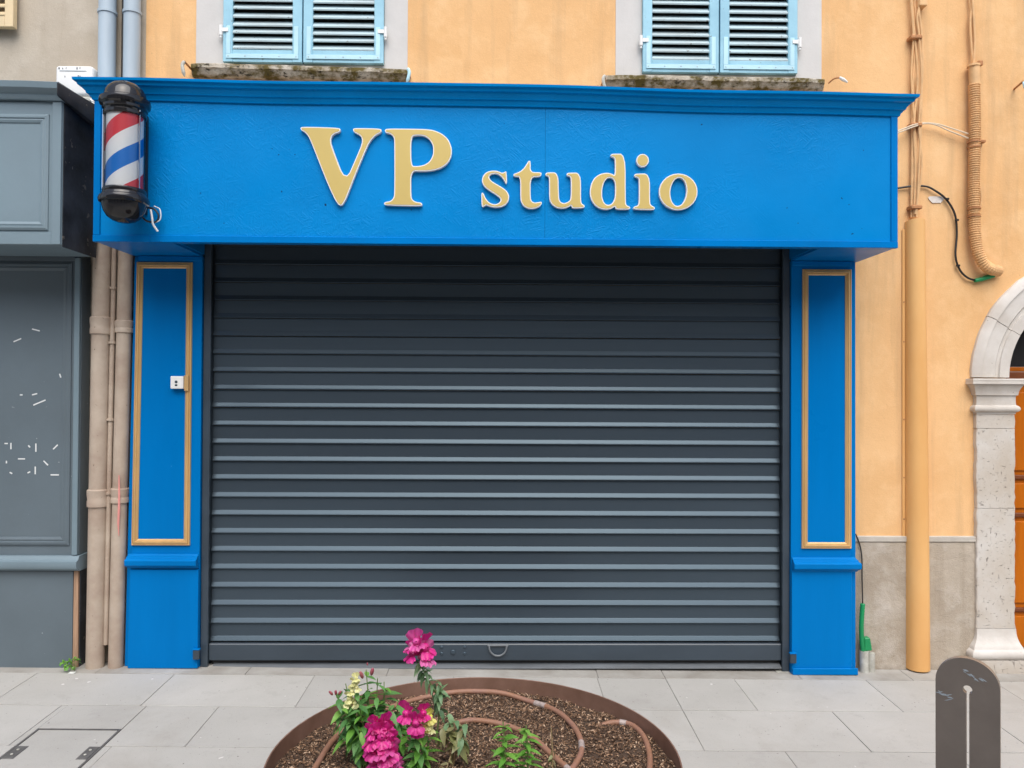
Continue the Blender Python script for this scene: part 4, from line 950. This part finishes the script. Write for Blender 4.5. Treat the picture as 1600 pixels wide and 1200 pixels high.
def floret_mesh(mat, seed):
    bm = bmesh.new(); rp = random.Random(seed); X = Vector((1,0,0)); Z = Vector((0,0,1)); Y = Vector((0,1,0))
    # tube along +X, upper lip up, lower lip down and forward, unit size about 1
    ring = lambda x, r: [bm.verts.new((x, r*math.cos(a), r*.9*math.sin(a))) for a in [2*math.pi*k/8 for k in range(8)]]
    rs_ = [ring(x, r) for x, r in ((0, .10), (.15, .19), (.4, .22), (.55, .24), (.66, .17), (.70, .04))]
    for a, b_ in zip(rs_, rs_[1:]):
        for k in range(8): bm.faces.new((a[k], a[(k+1) % 8], b_[(k+1) % 8], b_[k]))
    for s_2 in (-1, 1): petal(bm, Vector((.42, .08*s_2, .16)), Vector((.30+rp.uniform(-.1,.1), .38*s_2, .85)), Vector((-.8, .2*s_2, .3)), .62, .62, .07, .18, seed+s_2+5)
    for s_2 in (-1, 0, 1): petal(bm, Vector((.50, .10*s_2, -.14)), Vector((.62, .55*s_2, -.55+.1*abs(s_2))), Vector((.5, 0, .8)), .50, .46, .06, .10, seed+s_2+15)
    me = bpy.data.meshes.new('floret'); bm.to_mesh(me); bm.free(); me.materials.append(mat)
    for p in me.polygons: p.use_smooth = True
    return me
FM = [floret_mesh(m_mag, k) for k in (1, 2, 3)]; FP = [floret_mesh(m_pink, k) for k in (4, 5)]; FY = [floret_mesh(m_yel, 6)]; FPY = [floret_mesh(m_pyel, 7), floret_mesh(m_pyel, 8)]
def bud_mesh(mat):
    bm = bmesh.new(); rr = [[bm.verts.new((x, r*math.cos(a), r*math.sin(a))) for a in [2*math.pi*k/8 for k in range(8)]] for x, r in ((0,.08),(.2,.2),(.5,.24),(.8,.20),(.97,.10),(1,.02))]
    for a, b_ in zip(rr, rr[1:]):
        for k in range(8): bm.faces.new((a[k], a[(k+1) % 8], b_[(k+1) % 8], b_[k]))
    me = bpy.data.meshes.new('bud'); bm.to_mesh(me); bm.free(); me.materials.append(mat)
    for p in me.polygons: p.use_smooth = True
    return me
BUD = bud_mesh(m_bud)
def plant(name, label, base, cat='flower'):
    return thing(name, tuple(base), label, cat, None)
def stem(t, pts, r=.003, mat=None):
    path = crom(pts, 6); MB().tube(path, [r*(1-.45*i/len(path)) for i in range(len(path))], 6).build('stem', mat or m_stem, t, smooth=True); return path
def leaves(t, path, kinds, n, smin, smax, a=0.15, b_=1.0, droop=.1, rnd=None):
    rnd = rnd or random
    for k in range(n):
        f = a + (b_-a)*k/max(1, n-1); i = min(len(path)-2, int(f*(len(path)-1)))
        p = path[i]; ax = (path[i+1]-path[i]).normalized()
        th = k*2.4 + rnd.uniform(-.4, .4)
        s = ax.orthogonal().normalized(); q = ax.cross(s)
        d = s*math.cos(th) + q*math.sin(th) + ax*rnd.uniform(.05, .55) - Vector((0,0,1))*droop*rnd.uniform(.3, 2)
        place('leaf', rnd.choice(kinds), t, p, d, Vector((rnd.gauss(0,.25), rnd.gauss(0,.25), 1)), rnd.uniform(smin, smax)*(1-.3*f))
def florets(t, path, meshes, n, s, a, b_, face=Vector((0.1,-1,.05)), spread=1.15, rnd=random, th0=0.0):
    for k in range(n):
        f = a + (b_-a)*k/max(1, n-1); i = min(len(path)-2, int(f*(len(path)-1))); p = path[i]
        th = th0 + k*2.05 + rnd.uniform(-.35, .35)
        side = Vector((math.sin(th)*spread, 0, 0)); d = face + side + Vector((0, .75*max(0, math.cos(th)), rnd.uniform(-.1, .35)))
        place('floret', rnd.choice(meshes), t, p, d, Vector((rnd.gauss(0,.15), rnd.gauss(0,.15), 1)), s*rnd.uniform(.85, 1.15)*(1-.25*f))
def W(x, y, Y): return at(x, y, Y)
def soilpt(x, Y): return Vector((x, Y, soilz(x, Y)))

# bushy snapdragon with pale yellow blooms and dusky buds (left)
rA = random.Random(11); YA = 2.86
c0 = soilpt(-.44, YA); tA = plant('snapdragon', 'bushy leafy snapdragon with pale yellow blooms and dusky pink buds, leftmost in the planter', c0)
tips = [((572,1046), 2.86), ((555,1072), 2.84), ((524,1084), 2.84), ((600,1085), 2.90), ((635,1112), 2.90), ((545,1120), 2.80), ((585,1110), 2.78), ((618,1130), 2.84), ((530,1145), 2.82), ((575,1070), 2.92), ((560,1095), 2.78), ((600,1065), 2.88), ((545,1090), 2.88), ((610,1105), 2.80), ((560,1140), 2.76), ((525,1115), 2.84), ((590,1060), 2.84), ((540,1068), 2.86), ((622,1095), 2.86), ((640,1140), 2.82), ((532,1100), 2.80)]
pa = []
for k, ((x, y), Y) in enumerate(tips):
    e = W(x, y, Y); b0 = c0 + Vector((rA.uniform(-.05,.05), rA.uniform(-.04,.04), 0)); m1 = b0.lerp(e, .5) + Vector(((e.x-b0.x)*.12, -.01, .01))
    path = stem(tA, [b0, m1, e], .0032); pa.append(path)
    leaves(tA, path, LF + LG[:1], 17, .060, .098, .30, .99, .30, rA)
for x, y in ((567,1048), (580,1043)): place('bud', BUD, tA, W(x, y+12, 2.86), Vector((.25 if x > 570 else -.35, -.2, 1)), Vector((0,-1,0)), .030)
place('bud', BUD, tA, W(574, 1040, 2.86), Vector((0,0,1)), Vector((0,-1,0)), .012)
for dx in (-5, 0, 4): place('bud', BUD, tA, W(525+dx, 1086, 2.84), Vector((dx*.12, -.3, .8)), Vector((0,-1,0)), .022)
florets(tA, crom([W(549,1104,2.83), W(552,1082,2.83), W(558,1058,2.83)], 6), FPY, 7, .036, 0.0, 1, spread=1.0, rnd=rA)
# tall single magenta bloom
rB = random.Random(12); b0 = soilpt(-.245, 3.02)
tB = plant('snapdragon', 'tall snapdragon with one magenta bloom standing out against the shutter', b0)
path = stem(tB, [b0, W(686,1100,3.0), W(668,1060,3.0), W(657,1036,2.99), W(653,1000,2.98)], .0036)
leaves(tB, path, LB, 40, .040, .062, .22, .80, .45, rB)
side = stem(tB, [path[9], W(688,1085,2.98), W(684,1062,2.98)], .002); leaves(tB, side, LB, 16, .036, .055, .2, 1, .5, rB)
fpath = crom([W(655,1028,2.985), W(654,1014,2.985), W(650,1000,2.985)], 5)
for k in range(1): florets(tB, fpath, FM + FP[:1], 7, .082, 0, .9, face=Vector((0,-1,.1)), spread=1.1, rnd=rB, th0=k*1.3)
# big magenta spike in front
rC = random.Random(13); b0 = soilpt(-.40, 2.60)
tC = plant('snapdragon', 'large magenta snapdragon spike cut by the bottom edge, nearest flower of the planter', b0)
path = stem(tC, [b0, W(598,1220,2.6), W(597,1170,2.6), W(594,1118,2.6)], .004)
leaves(tC, path, LF, 22, .05, .08, .1, .5, .15, rC)
fp = crom([W(599,1212,2.6), W(598,1185,2.6), W(597,1160,2.6), W(595,1140,2.6), W(594,1126,2.6)], 6)
florets(tC, fp, FP + FM[:1], 9, .084, 0.0, .42, spread=1.5, rnd=rC); florets(tC, fp, FM, 10, .082, .36, .80, spread=1.4, rnd=rC, th0=1); florets(tC, fp, FM, 4, .064, .78, 1.0, spread=.8, rnd=rC)
# small magenta bloom with leafy stem
rD = random.Random(14); b0 = soilpt(-.31, 2.76)
tD = plant('snapdragon', 'short leafy snapdragon with two magenta florets in the middle of the flower clump', b0)
path = stem(tD, [b0, W(655,1190,2.76), W(648,1150,2.75), W(644,1110,2.74)], .0035)
leaves(tD, path, LG + LF, 46, .055, .085, .05, .72, .25, rD)
for (x, y, dx, dz, s_2) in ((642,1112,-.5,.2,.062), (650,1122,.1,-.1,.066), (658,1112,.5,.2,.05), (652,1132,.15,-.3,.05)):
    place('floret', rD.choice(FM), tD, W(x, y, 2.74), Vector((dx, -1, dz)), Vector((0,0,1)), s_2)
# yellow one next to it
rE = random.Random(15); b0 = soilpt(-.285, 2.79)
tE = plant('snapdragon', 'small bright yellow snapdragon beside the magenta florets', b0)
path = stem(tE, [b0, W(668,1170,2.78), W(667,1145,2.78), W(664,1108,2.78)], .003)
leaves(tE, path, LG, 14, .05, .075, .1, .7, .2, rE)
florets(tE, crom([W(670,1140,2.77), W(667,1122,2.77), W(665,1106,2.77)], 5), FY + FPY[:1], 9, .042, 0, 1, spread=.7, rnd=rE)
# faded plant
rF = random.Random(16); b0 = soilpt(-.165, 2.80)
tF = plant('snapdragon', 'wilted plant with faded yellowish leaves right of the flowers', b0, 'plant')
for (x, y, Y) in ((700,1110,2.84), (712,1122,2.82), (728,1128,2.80), (690,1135,2.80), (722,1150,2.78)):
    path = stem(tF, [b0, b0.lerp(W(x, y, Y), .55)+Vector((0,0,.02)), W(x, y, Y)], .0026, m_stem_dry); leaves(tF, path, LY + LB[:1], 8, .055, .09, .35, 1, .55, rF)
# green seedlings
for lab, x, y, seed in (('small bright green seedling, left of the two in the planter centre', 786, 1128, 17), ('small bright green seedling, right of the two in the planter centre', 822, 1133, 18)):
    rG = random.Random(seed); e = W(x, y, 2.70); b0 = soilpt(e.x+.004, 2.68)
    tG = plant('green_seedling', lab, b0, 'plant'); path = stem(tG, [b0, b0.lerp(e, .5)+Vector((.004,0,0)), e], .0035)
    leaves(tG, path, LG, 30, .055, .078, .08, 1.0, .18, rG)
rH = random.Random(19); e = W(861, 1136, 2.72); b0 = soilpt(e.x+.004, 2.70)
tH = plant('dry_stalk', 'dry yellow stalk with curled dead leaves right of the seedlings', b0, 'plant')
path = stem(tH, [b0, b0.lerp(e, .5)+Vector((.003,0,0)), e], .003, m_stem_dry); leaves(tH, path, LY, 7, .025, .04, .3, .65, .9, rH)
e = W(704, 1182, 2.72); b0 = soilpt(-.20, 2.66)
tH = plant('dry_stalk', 'curled dead leaves at the foot of the wilted plant', b0, 'plant'); path = stem(tH, [b0, b0.lerp(e,.5), e], .003, m_stem_dry); leaves(tH, path, LY, 9, .03, .05, .3, 1, .6, rH)

# ------------------------------------------------------------------ weed and litter by the pipes
rW = random.Random(21); w0 = at(117, 1043, 4.47); w0.z = gz(w0.x, 4.47)
wd = plant('weed', 'small green weed growing at the foot of the grey shopfront beside the drainpipe', w0, 'plant')
LW = [leaf_mesh('leaf', m_leaf_br, .75, .08, .2), leaf_mesh('leaf', m_leaf_br, .65, .05, .35)]
for k in range(9):
    e = w0 + Vector((rW.uniform(-.06,.05), rW.uniform(-.05,.02), rW.uniform(.02,.075))); path = stem(wd, [w0, w0.lerp(e,.6)+Vector((0,0,.012)), e], .0014)
    leaves(wd, path, LW, 4, .022, .036, .5, 1, .1, rW)
p = onz(112, 1052, gz(-2.45, 4.43)); tag(MB().hexa([(p.x-.016,p.y-.012,p.z+.002),(p.x+.016,p.y-.010,p.z+.001),(p.x+.019,p.y+.014,p.z+.003),(p.x-.013,p.y+.012,p.z+.004),(p.x-.016,p.y-.012,p.z+.003),(p.x+.016,p.y-.010,p.z+.002),(p.x+.019,p.y+.014,p.z+.004),(p.x-.013,p.y+.012,p.z+.005)]).build('paper_scrap', m_white), 'tiny white paper scrap on the pavement below the green weed', 'litter')

# ------------------------------------------------------------------ bollard
BOY = 2.10; bx0, bx1 = 1.198, 1.373; bcx = (bx0+bx1)/2; bw = (bx1-bx0)/2 - .011; btop = 0.980
bo = thing('bollard', (bcx, BOY, gz(bcx, BOY)), 'flat brown steel bollard with rounded top and keyhole slot at bottom right', 'bollard')
sh = btop - bw*0.95
out = [(-bw, 0)] + [(-bw*math.cos(a), sh - gz(bcx,BOY) + bw*.95*math.sin(a)) for a in [math.pi*k/28 for k in range(29)]] + [(bw, 0)]
hz = 0.895 - gz(bcx, BOY); sw_ = .0032; hr = .0115; hx_ = .001
hole = [(hx_-sw_, .12)] + [(hx_ + hr*math.cos(a), hz + hr*math.sin(a)) for a in [R(250)-R(320)*k/16 for k in range(17)]] + [(hx_+sw_, .12)]
bm_ = MB().outline([out, hole], -.010, .010)
pl = bm_.build('plate', m_bollard, bo, rel=False, bevel=0)
pl.data.materials.append(m_bollard_e)
for f in pl.data.polygons:
    if abs(f.normal.y) < .5: f.material_index = 1  # edge faces get a paler colour than the plate
bo.rotation_euler = (0, 0, R(-34)*0 + R(0))
bo.rotation_euler.z = math.atan2(bcx, BOY)*-1 - R(6)
MB().box(-.13, .13, -.05, .05, -.006, .008).build('foot_plate', m_bollard, bo, rel=False, bevel=.002)

sc_m = M('bare_scratch', rgb(150, 160, 168), .5, .25, 60)
rS = random.Random(31)
for x0, z0, x1, z1, n_ in ((-.086, .868, -.040, .866, 9), (-.008, .945, .060, .916, 11)):
    for k in range(n_):
        t_ = rS.random(); x = (x0 + (x1-x0)*t_)*.86 + rS.gauss(0, .003); z = z0 + (z1-z0)*t_ + rS.gauss(0, .0045) - gz(bcx, BOY); l_ = rS.uniform(.003, .010)*(1.3-abs(t_-.5)); a_ = math.atan2(z1-z0, x1-x0) + rS.gauss(0, .25)
        if abs(x) > bw*.96: continue
        dx_, dz_ = math.cos(a_)*l_, math.sin(a_)*l_; h_ = rS.uniform(.0008, .0026)
        MB().outline([[(x-dx_, z-dz_), (x-dx_*.3+h_*.4, z-dz_*.3-h_), (x+dx_*.6, z+dz_*.6-h_*.7), (x+dx_, z+dz_), (x+dx_*.2, z+dz_*.2+h_), (x-dx_*.5, z-dz_*.5+h_*.6)]], -.0106 - .00002*k, -.0102).build('scratch', sc_m, bo, rel=False)

# ------------------------------------------------------------------ unseen building row behind the viewer, added to shade the street
ob = thing('added_opposite_building', (0, -5.6, 0), 'pale rendered building row across the street behind the viewer, unseen, added to shade the street', 'building')
MB().box(-18, 18, -6.2, -5.6, -.3, 6.6).build('wall', M('pale_render', L(.45, .43, .40), .9, .15, 1.5), ob)
MB().box(-18, 18, -6.3, -5.35, 6.6, 6.75).build('eaves', m_wood_d, ob)
for i in range(11):
    for z0, h_ in ((0.0, 2.3), (3.6, 1.7)):
        x = -15 + 3*i; w_ = MB().box(x-.55, x+.55, -5.598, -5.57, z0, z0+h_).build('window', m_shut, ob)
        MB().box(x-.45, x+.45, -5.5695, -5.566, z0+.1, z0+h_-.1).build('pane', m_dark, w_)
